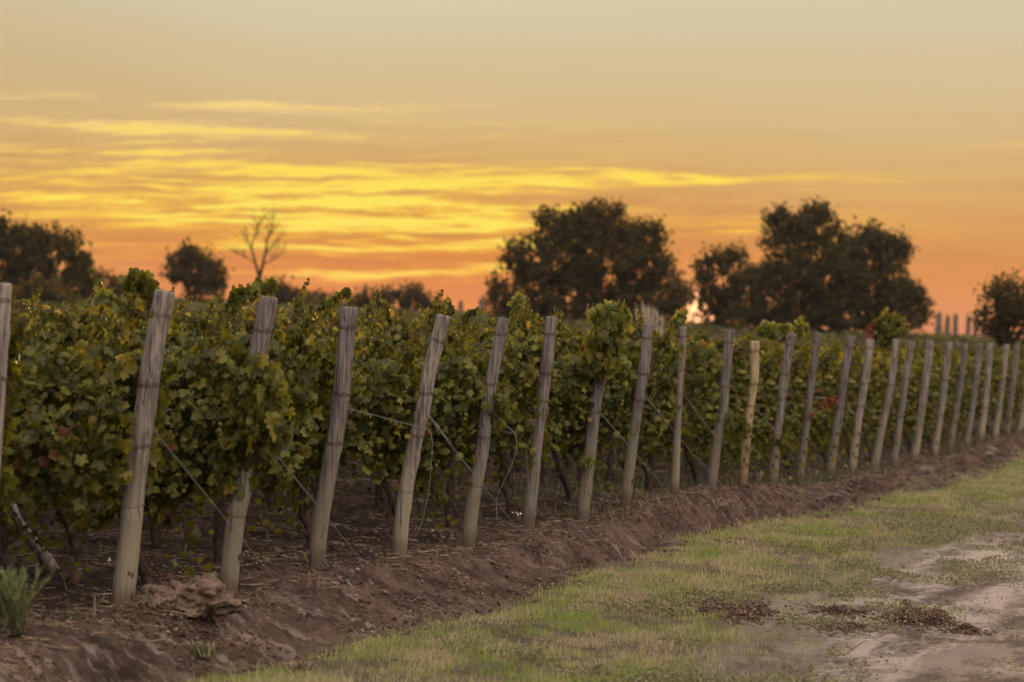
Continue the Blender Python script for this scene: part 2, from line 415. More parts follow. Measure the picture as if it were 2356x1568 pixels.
def mat_wood(name, a, b2, low):
    m, N, b, out = new_mat(name)
    oc = N.new('ShaderNodeTexCoord').outputs['Object']; oi = N.new('ShaderNodeObjectInfo').outputs['Random']
    x, y, z = N.sep(oc)
    off = N.vec(N.mul(oi, 31.0), N.mul(oi, 17.0), N.mul(oi, 9.0))
    vv = N.new('ShaderNodeVectorMath', operation='ADD'); N.set(vv.inputs[0], oc); N.set(vv.inputs[1], off)
    p = vv.outputs[0]
    g = N.noise(N.mapping(p, (60, 60, 2.6)), 1.0, 7, .75); g2 = N.noise(N.mapping(p, (9, 9, 1.6)), 1.0, 5, .6)
    c = N.mix(N.ss(g, .37, .63), (*a, 1), (*b2, 1))
    c = N.mix(N.ss(g2, .42, .70, 0, .42), c, N.mix(1.0, c, (.62, .57, .55, 1), 'MULTIPLY'))
    lowm = N.mul(N.ss(z, .95, .25), N.ss(g2, .3, .6, .55, 1))
    c = N.mix(lowm, c, (*low, 1))
    dirt = N.ss(N.add(z, N.mul(N.sub(g2, .5), .25)), .16, .03)
    c = N.mix(N.mul(dirt, .75), c, (.11, .065, .045, 1))
    crack = N.noise(N.mapping(p, (8, 8, .3)), 1.0, 3, .6, .1)
    cm = N.mul(N.ss(N.m('ABSOLUTE', N.sub(crack, .5)), .007, .001), .85)
    c = N.mix(cm, c, (.03, .022, .018, 1))
    knot = N.noise(N.mapping(p, (9, 9, 5)), 1.0, 1, .5)
    c = N.mix(N.ss(knot, .77, .81, 0, .8), c, (.06, .035, .025, 1))
    c = N.mix(1.0, c, N.vec(N.ss(oi, 0, 1, .72, 1.15), N.ss(oi, 0, 1, .72, 1.12), N.ss(oi, 0, 1, .74, 1.08)), 'MULTIPLY')
    N.set(b.inputs['Base Color'], c); b.inputs['Roughness'].default_value = .85
    b.inputs['Specular IOR Level'].default_value = .25
    bp = N.new('ShaderNodeBump'); bp.inputs['Strength'].default_value = .7; bp.inputs['Distance'].default_value = .008
    N.set(bp.inputs['Height'], N.sub(N.mul(g, .8), cm)); N.set(b.inputs['Normal'], bp.outputs[0])
    return m
M_GROUND = mat_ground()
M_WOOD = mat_wood('weathered_grey_wood', (.075, .058, .050), (.275, .225, .198), (.225, .186, .128))
M_WOODY = mat_wood('weathered_tan_wood', (.17, .125, .07), (.36, .28, .165), (.20, .14, .075))
M_RUST = mat_plain('rusty_wire', (.10, .060, .044), .8, .3, .4, 40)
M_WIRE = mat_plain('galvanised_wire', (.30, .29, .30), .45, .7, .2, 60)
M_BARK = mat_plain('vine_bark', (.055, .038, .031), .95, 0, .5, 26, 1.0)
M_TBARK = mat_plain('tree_bark', (.05, .034, .025), .95, 0, .4, 8, .6)
M_CLOD = mat_plain('soil_clod', (.092, .058, .043), .97, 0, .4, 20, .8)
def mat_crumb():
    m, N, b, out = new_mat('soil_crumb')
    isl = N.new('ShaderNodeNewGeometry').outputs['Random Per Island']
    N.set(b.inputs['Base Color'], N.ramp(isl, [(0, (.046, .027, .019)), (.5, (.088, .053, .038)), (.9, (.135, .084, .061)), (1, (.23, .155, .12))]))
    b.inputs['Roughness'].default_value = .95; b.inputs['Specular IOR Level'].default_value = .08
    return m
M_CRUMB = mat_crumb()
M_STRAW = mat_plain('dry_straw', (.24, .165, .105), .9, 0, .45, 12, .2)
M_VLEAF = mat_leaf('vine_leaf', [(0, (.042, .044, .009)), (.35, (.082, .084, .015)), (.66, (.135, .130, .020)), (.94, (.175, .16, .022)),
    (.98, (.24, .20, .030)), (.99, (.19, .11, .034)), (1.0, (.17, .06, .030))], .46, .5, spec=.3)
M_YLEAF = mat_leaf('bright_vine_leaf', [(0, (.08, .09, .016)), (.5, (.15, .155, .024)), (1.0, (.26, .24, .04))], .45, .42)
M_RLEAF = mat_leaf('red_vine_leaf', [(0, (.16, .022, .014)), (.5, (.22, .04, .02)), (1.0, (.13, .05, .02))], .3, .5)
M_FARV = mat_leaf('far_vine_leaf', [(0, (.045, .046, .014)), (.5, (.070, .068, .019)), (1.0, (.11, .10, .026))], .35, .6)
M_TREE = mat_leaf('dark_tree_leaf', [(0, (.036, .032, .016)), (.5, (.060, .052, .024)), (1.0, (.12, .085, .04))], .42, .8, spec=.03)
M_CYP = mat_plain('cypress_needles', (.03, .036, .028), .95, 0, .3, 1, 0)
M_FAR = mat_leaf('far_tree_leaf', [(0, (.060, .045, .026)), (1.0, (.11, .075, .04))], .5, .8, spec=.05)

# ------------------------------------------------------------------ ground
def axis(lo, hi, f0, f1, growth, step_fn):
    a = [f0]; x = f0
    while x < f1: x += step_fn(x); a.append(x)
    out = []; st = step_fn(f1)
    x = a[-1]
    while x < hi: st *= growth; x += st; out.append(min(x, hi))
    a += out
    out = []; st = step_fn(f0); x = f0
    while x > lo: st *= growth; x -= st; out.append(max(x, lo))
    return np.array(out[::-1] + a)
pm = [on_plane(1772, 1405, ZV), on_plane(2118, 1428, ZV), on_plane(1640, 1395, ZV)]
for p, rs, rt, h in zip(pm, (.60, .40, .4), (.26, .20, .14), (.085, .06, .03)):
    s, v = to_sv(p); MOUNDS.append((s, -v, rs, rt, h))
pg = ray_line(430, 1400, -.35); sg, vg = to_sv(pg); MOUNDS.append((sg, .36, .34, .14, .10))
ph_ = on_plane(470, 1500, -.12); s_, v_ = to_sv(ph_); MOUNDS.append((s_, -v_, .13, .22, -.13))
def build_ground():
    S = axis(-120, 1700, 13.5, 70, 1.22, lambda x: .027 * max(1, x / 18.0))
    Vv = axis(-400, 900, -6.5, 5.0, 1.25, lambda x: .02 if -1.4 < x < .5 else (.035 if -4.2 < x < 1.6 else .06))
    sg, vg_ = np.meshgrid(S, Vv, indexing='ij')
    z = ground_z(sg, vg_)
    far = (sg > 71) | (sg < 13) | (vg_ > 6) | (vg_ < -8)
    ns, nv = len(S), len(Vv)
    idx = np.arange(ns * nv).reshape(ns, nv)
    q = np.stack([idx[:-1, :-1], idx[1:, :-1], idx[1:, 1:], idx[:-1, 1:]], -1).reshape(-1, 4)
    cs = .25 * (sg[:-1, :-1] + sg[1:, :-1] + sg[1:, 1:] + sg[:-1, 1:]).ravel()
    cv = .25 * (vg_[:-1, :-1] + vg_[1:, :-1] + vg_[1:, 1:] + vg_[:-1, 1:]).ravel()
    verts = np.stack([sg.ravel(), vg_.ravel(), z.ravel()], -1)
    t = -cv; w = w_bank(cs)
    parts = {'ground': t < w, 'grass_verge_ground': (t >= w) & (t < 3.1), 'dirt_road': t >= 3.1}
    for name, mk in parts.items():
        f = q[mk]; used = np.unique(f); re = np.zeros(len(verts), int); re[used] = np.arange(len(used))
        me = smooth(np_mesh(name, verts[used], [re[f]]))
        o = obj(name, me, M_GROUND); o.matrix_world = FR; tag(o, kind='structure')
build_ground()

# ------------------------------------------------------------------ scattered soil clods
def ico():
    import bmesh
    bm = bmesh.new(); bmesh.ops.create_icosphere(bm, subdivisions=1, radius=1.0)
    v = np.array([x.co[:] for x in bm.verts]); f = np.array([[a.index for a in x.verts] for x in bm.faces]); bm.free(); return v, f
ICV, ICF = ico()
def clods(n, sampler, size, name, label, seed=1):
    r = np.random.default_rng(seed)
    s, v, k = sampler(r, n)
    z = ground_z(s, v)
    sz = size(r, len(s)) * k
    base = ICV[None] * (1 + .35 * (r.random((len(s), len(ICV), 1)) - .5) * 2)
    base = base * np.stack([np.ones(len(s)), .7 + .5 * r.random(len(s)), .5 + .4 * r.random(len(s))], -1)[:, None, :]
    a = r.random(len(s)) * 6.28; ca, sa = np.cos(a)[:, None], np.sin(a)[:, None]
    bx = base[..., 0] * ca - base[..., 1] * sa; by = base[..., 0] * sa + base[..., 1] * ca
    vv = np.stack([s[:, None] + bx * sz[:, None], v[:, None] + by * sz[:, None], z[:, None] + (base[..., 2] + .25) * sz[:, None]], -1)
    f = (ICF[None] + (np.arange(len(s)) * len(ICV))[:, None, None]).reshape(-1, 3)
    o = obj(name, np_mesh(name, vv.reshape(-1, 3), [f]), M_CRUMB); o.matrix_world = FR
    return tag(o, label, 'soil', kind='stuff')
def samp_bank(r, n):
    s = 14 + 52 * r.random(n) ** 1.7; v = -(-1.2 + 2.4 * r.random(n))
    k = sstep(s, 10, 60) * .6 + .7
    dens = vnoise3(s * 1.7, v * 1.7, v * 0) > .36
    return s[dens], v[dens], k[dens]
clods(110000, samp_bank, lambda r, n: .004 + .021 * r.random(n) ** 5, 'soil_clods', 'crumbly brown soil clods scattered on the bank and among the vine feet', 3)

# ------------------------------------------------------------------ posts
def catmull(pts, n):
    P = [pts[0]] + list(pts) + [pts[-1]]; out = []
    segs = len(pts) - 1
    for i in range(n + 1):
        u = i / n * segs; k = min(int(u), segs - 1); f = u - k
        a, b, c, d = P[k], P[k + 1], P[k + 2], P[k + 3]
        out.append(.5 * ((2 * b) + (c - a) * f + (2 * a - 5 * b + 4 * c - d) * f * f + (3 * b - a - 3 * c + d) * f ** 3))
    return out
POSTINFO = []
def build_post(i, data):
    line, w0, w1 = data
    base = ray_line(*line[-1]); d = base.y
    pts = [at_depth(x, y, d - .03 * (base.z * 0 + (line[-1][1] - y) / (line[-1][1] - line[0][1]))) for x, y in line]
    pts = pts[::-1]                                            # foot first
    root = empty('vineyard_post', base)
    r1, r0 = w1 / F * d / 2, w0 / F * d / 2
    loc = [p - base for p in pts]
    loc = [loc[0] + (loc[0] - loc[1]).normalized() * .22] + loc
    n = 64; C = catmull([Vector(p) for p in loc], n); sides = 22
    rr = random.Random(i * 11 + 3); V = []
    bumps = [(rr.random(), rr.random() * 6.28, .05 + .17 * rr.random() ** 2) for _ in range(6)]
    ph = rr.random() * 6
    for k, p in enumerate(C):
        f = k / n; rad = r1 + (r0 - r1) * f
        tn = (C[min(k + 1, n)] - C[max(k - 1, 0)]).normalized(); a = tn.cross(Vector((0, 1, 0))).normalized(); b = tn.cross(a)
        for j in range(sides):
            th = 2 * math.pi * j / sides
            q = rad * (1 + .035 * math.sin(2 * th + ph + f * 2) + .025 * math.sin(3 * th + 5 * f + ph) + .02 * mnoise.noise(Vector((math.cos(th) * 2, math.sin(th) * 2, f * 14 + i * 9))))
            for (bf, bt, ba) in bumps:
                q += rad * ba * math.exp(-((f - bf) / .022) ** 2 - ((math.atan2(math.sin(th - bt), math.cos(th - bt))) / .6) ** 2)
            V.append(p + (a * math.cos(th) + b * math.sin(th)) * q)
    # chamfered sawn top
    top = C[-1]; tn = (C[-1] - C[-3]).normalized(); ring = V[-sides:]
    V += [top + (v - top) * .93 + tn * .010 for v in ring]
    V.append(top + tn * .011)
    nr = n + 2
    q = [(k * sides + j, k * sides + (j + 1) % sides, (k + 1) * sides + (j + 1) % sides, (k + 1) * sides + j) for k in range(nr - 1) for j in range(sides)]
    c = len(V) - 1; s0 = (nr - 1) * sides
    mb = MB(); mb.add([tuple(v) for v in V], q, [(s0 + j, s0 + (j + 1) % sides, c) for j in range(sides)])
    obj('pole', mb.mesh('pole', True), M_WOODY if i == 11 else M_WOOD, root)
    # rusty wire wraps
    H = (C[-1] - C[0]).z
    fr = [.95, .765, .575] if i % 2 else [.935, .75, .56]
    if i < 9 and i % 3: fr.append(.40)
    if i > 12: fr = [.94, .76, .57]
    for f in fr:
        f += rr.uniform(-.012, .012)
        k = max(2, min(n - 2, int(f * n))); p = C[k]; tn = (C[k + 1] - C[k - 1]).normalized()
        a = tn.cross(Vector((0, 1, 0))).normalized(); b = tn.cross(a)
        rad = (r1 + (r0 - r1) * k / n) * 1.075
        w = MB(); turns = 2 if f > .5 else 1; L = []
        sl = rr.uniform(-.16, .16)
        for j in range(turns * 20 + 1):
            th = 2 * math.pi * j / 20 + .5
            L.append(p + (a * math.cos(th) + b * math.sin(th)) * rad + tn * ((j / 20 - turns / 2) * .013 + sl * rad * math.cos(th) + .004 * math.sin(j * 1.3)))
        tube(w, L, .0019 if f > .5 else .0014, 5)
        obj('wire_band', w.mesh('wire_band', True), M_RUST, root)
    POSTINFO.append((root, base, C, r0, r1))
    return root
roots = [build_post(i, p) for i, p in enumerate(POSTS)]
PL = ['dark post cut off by the left edge of the picture, beside the nearest vines',
 'thickest nearest grey post, rising above the vines beside the broken soil mound',
 'second whole post from the left, its upper half wrapped by drooping vine leaves',
 'straight grey post whose upper side holds the twisted wire strung to the next post',
 'cracked grey post leaning right where the twisted cross wire from its left neighbour ends',
 'leaning grey post with a loose looping wire hanging in front on its right',
 'smooth pale post with a kinked bright wire hanging down its face',
 'leaning post whose top is buried under a tall bright green bunch of leaves',
 'grey post below the pale feathery grass plume, its top standing clear',
 'thin upright post just below the sun glow with a green shoot behind its top',
 'grey post with a marked bend at knee height, left of the yellow tan post',
 'short yellow tan post, the lowest and warmest coloured in the line',
 'leaning grey post immediately right of the short yellow tan post',
 'dark thin post with red leaves on the wire to its right',
 'pale post immediately right of the red leaves on the wire',
 'darker slim post just left of the vine with the red tuft on top',
 'post with its upper part against the vine that carries the red tuft',
 'slim leaning post, first to the right of the red tufted vine',
 'broad grey post, second to the right of the red tufted vine',
 'slim pale post, third to the right of the red tufted vine',
 'dim thin post, sixth from the right end of the line, half lost in leaves',
 'thin shaded post close left of a paler broader one, near the right end',
 'paler broader post close right of a thin shaded one, near the right end',
 'small far post, third from the right end of the line',
 'small far post, second from the right end of the line',
 'farthest post, cut by the right edge of the picture']
for r, l in zip(roots, PL): tag(r, l, 'post', 'end posts along the vineyard headland')

# guy wires: from post to anchor in the bank crest (photo pixels)
def wire_between(root, pts, rad=.0022, twist=0, name='guy_wire', sag=.0):
    o = root.location; mb = MB(); L = []
    for a, b in zip(pts[:-1], pts[1:]):
        m = 14
        for k in range(m): L.append(a.lerp(b, k / m) + Vector((0, 0, -sag * 4 * (k / m) * (1 - k / m))))
    L.append(pts[-1])
    L = [p - o for p in L]
    if twist:
        for ph in (0, math.pi):
            D = []
            for i in range((len(L) - 1) * 3 + 1):
                k, f = divmod(i, 3); p = L[k] if k == len(L) - 1 else L[k].lerp(L[k + 1], f / 3)
                th = i * 1.1 + ph; D.append(p + Vector((math.cos(th), 0, math.sin(th))) * .0045)
            tube(mb, D, rad * .8, 4)
    else: tube(mb, L, rad, 5)
    return obj(name, mb.mesh(name, True), M_WIRE, root)
ANCH = {1: ((345, 978), (662, 1362)), 2: ((602, 1003), (842, 1294)), 4: ((983, 955), (1198, 1218)), 7: ((1378, 945), (1552, 1142)),
        8: ((1480, 905), (1600, 1050), (1668, 1116)), 9: ((1572, 905), (1740, 1128)), 10: ((1668, 950), (1795, 1098)), 11: ((1735, 935), (1862, 1075)),
        12: ((1800, 910), (1915, 1090)), 14: ((1942, 925), (2062, 1056)), 15: ((1985, 925), (2092, 1040)), 16: ((2045, 925), (2110, 1030)), 17: ((2080, 915), (2165, 1030)),
        18: ((2130, 915), (2215, 1025)), 19: ((2172, 905), (2260, 1008)), 21: ((2245, 905), (2318, 985)), 22: ((2272, 905), (2350, 985))}
for i, pp in ANCH.items():
    root, base, C, r0, r1 = POSTINFO[i]
    a = at_depth(pp[0][0], pp[0][1], base.y - r0 * .9)
    e = ray_line(pp[-1][0], pp[-1][1], -.42)
    # the anchor sits in the bank crest: slide it along its ray to the soil
    r = ray(*pp[-1]); best = e
    for t in np.arange(.25, 1.0, .02):
        q = ray_line(pp[-1][0], pp[-1][1], -t)
        if q.z <= gz(q) + .005: best = q; break
    pts = [a]
    if len(pp) > 2: pts.append(at_depth(pp[1][0], pp[1][1], (a.y * .45 + best.y * .55)))
    pts.append(best - Vector((0, 0, .02)))
    k1 = a.lerp(pts[1], .4)
    wire_between(root, [a, k1], .0030, 1, 'wire_splice')
    wire_between(root, [k1] + pts[1:], .0025)
def px_wire(i, pix, rad=.0021, twist=0, name='loose_wire', dy=0.0, other=None):
    root, base, C, r0, r1 = POSTINFO[i]; n = len(pix)
    d0 = base.y - r0 * 1.1; d1 = d0 + dy
    if other is not None: d1 = POSTINFO[other][1].y - POSTINFO[other][3] * 1.2
    P = [at_depth(x, y, d0 + (d1 - d0) * k / (n - 1)) for k, (x, y) in enumerate(pix)]
    if n > 2: P = catmull(P, 6 * (n - 1))
    wire_between(root, P, rad, twist, name)
px_wire(3, [(798, 938), (985, 986)], .0014, 1, 'cross_wire', other=4)
px_wire(4, [(985, 986), (994, 1010), (993, 1060), (987, 1120), (975, 1185), (962, 1225)], .0018)
px_wire(4, [(975, 940), (998, 968), (1030, 1010)], .0018)
px_wire(5, [(1135, 950), (1165, 978), (1187, 1004), (1184, 1050), (1165, 1095), (1146, 1135), (1142, 1165), (1145, 1196)], .0019)
px_wire(6, [(1246, 905), (1258, 930), (1262, 945), (1252, 970), (1235, 992), (1212, 1024), (1214, 1090), (1220, 1150), (1232, 1185)], .0019)
px_wire(13, [(1880, 912), (1925, 918)], .0022, 1, 'cross_wire', other=14)

# ------------------------------------------------------------------ vine leaves
OUT = [(0, 0), (.20, -.13), (.42, -.02), (.46, .16), (.36, .24), (.56, .42), (.44, .60), (.26, .56), (.22, .78), (0, 1.0)]
OUT_FULL = OUT + [(-x, y) for x, y in OUT[-2:0:-1]]
LEAF_D = np.array([(0, .34)] + OUT_FULL); LEAF_DF = np.array([(0, i, i + 1 if i < len(OUT_FULL) else 1) for i in range(1, len(OUT_FULL) + 1)])
OS = [(0, 0), (.45, .05), (.5, .5), (.22, .66), (0, 1.0), (-.22, .66), (-.5, .5), (-.45, .05)]
LEAF_S = np.array([(0, .4)] + OS); LEAF_SF = np.array([(0, i, i + 1 if i < len(OS) else 1) for i in range(1, len(OS) + 1)])
def leaves(pos, nrm, tip, size, r, detailed=True):
    """pos,nrm,tip (n,3) arrays -> verts, faces ; the blade starts at pos and runs along tip"""
    L, LF = (LEAF_D, LEAF_DF) if detailed else (LEAF_S, LEAF_SF)
    n = len(pos)
    nrm = nrm / np.linalg.norm(nrm, axis=1, keepdims=True)
    tip = tip - nrm * (tip * nrm).sum(1, keepdims=True); tip /= np.linalg.norm(tip, axis=1, keepdims=True) + 1e-9
    sd_ = np.cross(tip, nrm)
    x = L[:, 0][None]; y = L[:, 1][None]
    fold = .15 + .5 * r.random((n, 1)); curl = r.normal(0, .55, (n, 1)); wav = r.normal(0, .07, (n, len(L)))
    zz = -fold * np.abs(x) + curl * (y - .4) ** 2 - .25 * np.abs(curl) * y + wav
    s = size[:, None]
    v = pos[:, None] + sd_[:, None] * (x * s * (.9 + .2 * r.random((n, 1))))[..., None] + tip[:, None] * (y * s)[..., None] + nrm[:, None] * (zz * s)[..., None]
    f = (LF[None] + (np.arange(n) * len(L))[:, None, None]).reshape(-1, 3)
    return v.reshape(-1, 3), f
def shoot_pts(r, start, dirn, length, droop, n):
    p = np.array(start, float); d = np.array(dirn, float); d /= np.linalg.norm(d); out = [p.copy()]
    for k in range(n):
        d = d + np.array([r.normal(0, .12), r.normal(0, .12), r.normal(0, .08) - droop]); d /= np.linalg.norm(d)
        p = p + d * length / n; out.append(p.copy())
    return np.array(out)
def shoot_into(mb_l, mb_s, r, pts, size, detailed=True, dens=1):
    if mb_s is not None: tube(mb_s, [tuple(p) for p in pts], [.004 * (1 - .7 * k / len(pts)) for k in range(len(pts))], 4)
    P = []; 
    for k in range(1, len(pts)):
        for j in range(dens): P.append(pts[k - 1] + (pts[k] - pts[k - 1]) * r.random() + r.normal(0, .012, 3))
    P = np.array(P); n = len(P)
    az = r.random(n) * 6.28; nr = np.stack([np.cos(az), np.sin(az), .15 + .5 * r.random(n)], -1)
    tp = nr * .5 + np.array([0, 0, -.8]) + r.normal(0, .3, (n, 3))
    taper = np.linspace(1, .45, n)
    v, f = leaves(P, nr, tp, size * taper * (.75 + .5 * r.random(n)), r, detailed); mb_l.add(v, f)
def vine_foliage(seed, L=1.25, n=1000, detailed=True, size=.064, end=False):
    r = np.random.default_rng(seed); mb = MB()
    x = r.random(n) * (L + .16) - .08
    topz = 1.49 + .21 * fbm(x * 2.5, x * 0, seed * 3.3, 3) * 2; botz = (.66 if detailed else .57) + .44 * fbm(x * 2.1, x * 0, seed * 1.7, 3) * 2
    zf = r.random(n) ** .85; z = botz + (topz - botz) * zf
    half = (.17 + .14 * np.sin(np.clip((z - .45) / 1.5, 0, 1) * math.pi)) * (1 + 2.4 * fbm(x * 3, z * 3, seed, 3))
    side = np.where(r.random(n) < .72, -1, 1)                    # more leaves carried on the side facing the headland road
    y = side * half * (1 - .55 * r.random(n) ** 2)
    pos = np.stack([x, y, z], -1) + r.normal(0, .02, (n, 3))
    nr = np.stack([r.normal(0, .75, n), side * .9 + r.normal(0, .55, n), .75 + r.normal(0, .5, n)], -1)
    tp = np.stack([r.normal(0, .45, n), side * .35 + r.normal(0, .25, n), -1.0 + r.normal(0, .3, n)], -1)
    v, f = leaves(pos, nr, tp, size * (.40 + .95 * r.random(n)), r, detailed); mb.add(v, f)
    sh = MB()
    for k in range(13 if detailed else 7):                       # shoots above the top wire
        st = (r.random() * L, r.normal(0, .08), 1.44 + .1 * r.random())
        ln = .16 + .30 * r.random() ** 2.2
        shoot_into(mb, sh, r, shoot_pts(r, st, (r.normal(0, .5), r.normal(0, .35), 1), ln, .10, 7), size * 1.0, detailed, 4)
    for k in range(9 if detailed else 5):                       # shoots hanging at the side and below
        sdn = -1 if r.random() < .7 else 1
        st = (r.random() * L, sdn * (.15 + .08 * r.random()), .85 + .65 * r.random())
        shoot_into(mb, sh, r, shoot_pts(r, st, (r.normal(0, .3), sdn * .6, -.3), .20 + .30 * r.random(), .35, 7), size * 1.0, detailed, 4)
    m = int(r.integers(20, 110)); cx = r.random() * L                # suckers and dead leaves low on the plant
    q = np.stack([cx + r.normal(0, .16, m), r.normal(0, .10, m), .12 + .55 * r.random(m) ** .8], -1)
    v, f = leaves(q, np.stack([r.normal(0, .8, m), r.normal(-.5, .8, m), r.random(m)], -1), np.tile([0, 0, -1.0], (m, 1)) + r.normal(0, .4, (m, 3)), size * (.3 + .7 * r.random(m)), r, False); mb.add(v, f)
    nl = mb.n; mb.f.setdefault(4, []); nt = sum(len(x) for x in mb.f[3])
    for vv in sh.v: mb.v.append(vv)
    mb.f[3] += [x + nl for x in sh.f.get(3, [])]; mb.f[4] += [x + nl for x in sh.f[4]]
    me = mb.mesh('foliage'); me.materials.append(M_VLEAF); me.materials.append(M_BARK)
    fn = np.array([p.vertices[0] for p in me.polygons]); me.polygons.foreach_set('material_index', (fn >= nl).astype(np.int32)); me.update()
    return me
def vine_trunk(seed):
    r = np.random.default_rng(seed + 100); mb = MB()
    x0 = .55 + r.normal(0, .1); pts = [np.array([x0, 0, -.08])]
    d = np.array([r.normal(0, .12), r.normal(0, .12), 1.0])
    for k in range(9):
        d = d + np.array([r.normal(0, .24) - d[0] * .35, r.normal(0, .2) - d[1] * .3, .05]); d /= np.linalg.norm(d); pts.append(pts[-1] + d * .095)
    rad = [.032 * (1.15 - .05 * k) * (1 + .25 * r.random()) for k in range(10)]
    tube(mb, [tuple(p) for p in pts], rad, 9)
    for sg in (-1, 1):                                            # the two arms along the wire
        q = [pts[-1]]; dd = np.array([sg * .8, 0, .5])
        for k in range(5):
            dd = dd + np.array([sg * .3, r.normal(0, .1), -.1 + r.normal(0, .08)]); dd /= np.linalg.norm(dd); q.append(q[-1] + dd * .11)
        tube(mb, [tuple(p) for p in q], [.026 - .003 * k for k in range(6)], 7)
    for k in range(5):                                            # peeling bark strips and suckers
        a = pts[r.integers(1, 8)]; q = [a + r.normal(0, .03, 3)]
        for j in range(4): q.append(q[-1] + np.array([r.normal(0, .03), r.normal(0, .03), -.05]))
        tube(mb, [tuple(p) for p in q], .006, 4)
    return mb.mesh('trunk', True)
NEARV = [vine_foliage(k, n=3300, detailed=True) for k in range(6)]
FARV = [vine_foliage(20 + k, n=2300, detailed=False, size=.070) for k in range(4)]
TRUNKS = [vine_trunk(k) for k in range(6)]
for t in TRUNKS: t.materials.append(M_BARK)
VROT = ROT + math.pi / 2                                         # local x of a vine runs into the vineyard
vgroup_end = 'grapevines at the row ends'
ENDL = {0: 'leafy grapevine at the extreme left edge behind the cut off post',
 1: 'grapevine with the tall dark drooping shoot left of the nearest thick post',
 2: 'grapevine of yellowish green leaves whose shoots droop over the second whole post',
 3: 'dense grapevine behind the third whole post, a long shoot arching over its top',
 4: 'grapevine behind the cracked leaning post, ending in a dark curled shoot against the sunset',
 5: 'grapevine with small dark shoots on top left of the post with the looping wire',
 6: 'grapevine with a bright upright shoot between the looping wire post and the smooth pale post',
 7: 'grapevine piled in a tall bright green bunch over its leaning post',
 8: 'grapevine just under the pale feathery grass plume',
 9: 'grapevine with a green shoot standing up below the sun glow',
 10: 'grapevine behind the post with the knee high bend',
 11: 'grapevine over the short yellow tan post',
 12: 'grapevine with a glowing yellow green top right of the short yellow tan post',
 13: 'grapevine behind the dark thin post, leaves turning red on its wire',
 14: 'grapevine between the two posts either side of the red leaved wire',
 15: 'grapevine just left of the vine with the red tuft',
 16: 'tall grapevine with a red tuft of leaves on top'}
k_v = 0
rv = random.Random(5)
EXT = list(range(len(POSTS)))
foot_s = [to_sv(p[1])[0] for p in POSTINFO]
row_s = list(foot_s); st_ = (row_s[-1] - row_s[0]) / 25
ends = []
for i in range(-1, 29):
    s = row_s[i] if 0 <= i < 26 else (row_s[0] - st_ if i < 0 else row_s[-1] + st_ * (i - 25))
    npl = 4 if i < 16 else 3
    for j in range(npl):
        v0 = .06 + j * 1.2
        zz = float(ground_z(s, v0 + .6, fine=False))
        root = empty('grape_vine', to_world(s + rv.uniform(-.04, .04), v0, zz), VROT)
        near = i < 10
        a = obj('foliage', (NEARV if near else FARV)[(k_v * 5 + j) % (6 if near else 4)], None, root)
        if rv.random() < .5: a.scale = (-1, 1, 1); a.location.x = 1.2
        sc = rv.uniform(.95, 1.06); root.scale = (1, 1, sc)
        if i < 20 or j == 0: obj('trunk', TRUNKS[(k_v + j) % 6], None, root)
        if j == 0 and i in ENDL: tag(root, ENDL[i], 'grapevine', vgroup_end)
        elif j == 0: tag(root, 'small far grapevine at its row end near the right edge of the picture', 'grapevine', 'far grapevines at the right')
        else: tag(root, 'grapevine farther back inside its row, behind the vines at the row ends', 'grapevine', 'grapevines inside the rows')
        if j == 0: ends.append(root)
        k_v += 1
# trellis wires of each row, fixed to its end post
for i in range(26):
    root, base, C, r0, r1 = POSTINFO[i]
    for f in (.57, .765, .94):
        k = int(f * 64); p = C[k] + base
        e = to_world(foot_s[i], 4.8, p.z + .02); mb = MB(); tube(mb, [p - base, e - base], .0017, 4)
        obj('trellis_wire', mb.mesh('trellis_wire'), M_RUST, root)
# special shoots and bunches seen in the photo: (vine index, pixels along the shoot, leaf size, per segment, colour)
def px_shoot(i, pix, size, dens, mat, name, seed, dv=.1, spread=.02, stem=True):
    r = np.random.default_rng(seed); root = ends[i + 1]
    inv = (Matrix.Translation(root.location) @ Matrix.Rotation(VROT, 4, 'Z') @ Matrix.Diagonal((*root.scale, 1))).inverted()
    d = ray_line(pix[0][0], pix[0][1], dv).y
    d = POSTINFO[i][1].y + dv
    P = catmull([at_depth(x, y, d) for x, y in pix], 5 * (len(pix) - 1)); P = np.array([tuple(inv @ p) for p in P])
    mb = MB(); sh = MB() if stem else None
    if sh: tube(sh, [tuple(p) for p in P], .004, 4)
    n = int((len(P) - 1) * dens * (1.0 if stem else 1.6)); t = r.random(n) * (len(P) - 1); k = t.astype(int); fr = (t - k)[:, None]
    pos = P[k] * (1 - fr) + P[np.minimum(k + 1, len(P) - 1)] * fr + r.normal(0, spread, (n, 3))
    az = r.random(n) * 6.28; nr = np.stack([np.cos(az), np.sin(az) - .3, .3 * r.random(n)], -1)
    tp = nr * .4 + np.array([0, 0, -1]) + r.normal(0, .35, (n, 3))
    v, f = leaves(pos, nr, tp, size * .8 * (.6 + .7 * r.random(n)), r, True); mb.add(v, f)
    obj(name, mb.mesh(name), mat, root)
    if sh: obj('shoot_stem', sh.mesh('shoot_stem', True), M_BARK, root)
px_shoot(1, [(350, 730), (352, 690), (348, 655), (330, 634), (305, 630)], .095, 3, M_VLEAF, 'drooping_shoot', 1, .25)
px_shoot(1, [(305, 630), (300, 655), (308, 690), (306, 720)], .075, 2, M_VLEAF, 'drooping_shoot', 2, .25, .025)
px_shoot(1, [(300, 720), (270, 690), (240, 672), (215, 690)], .085, 2, M_YLEAF, 'drooping_shoot', 3, .3)
px_shoot(2, [(505, 735), (530, 700), (560, 668), (600, 655), (620, 660)], .09, 3, M_VLEAF, 'drooping_shoot', 4, .3)
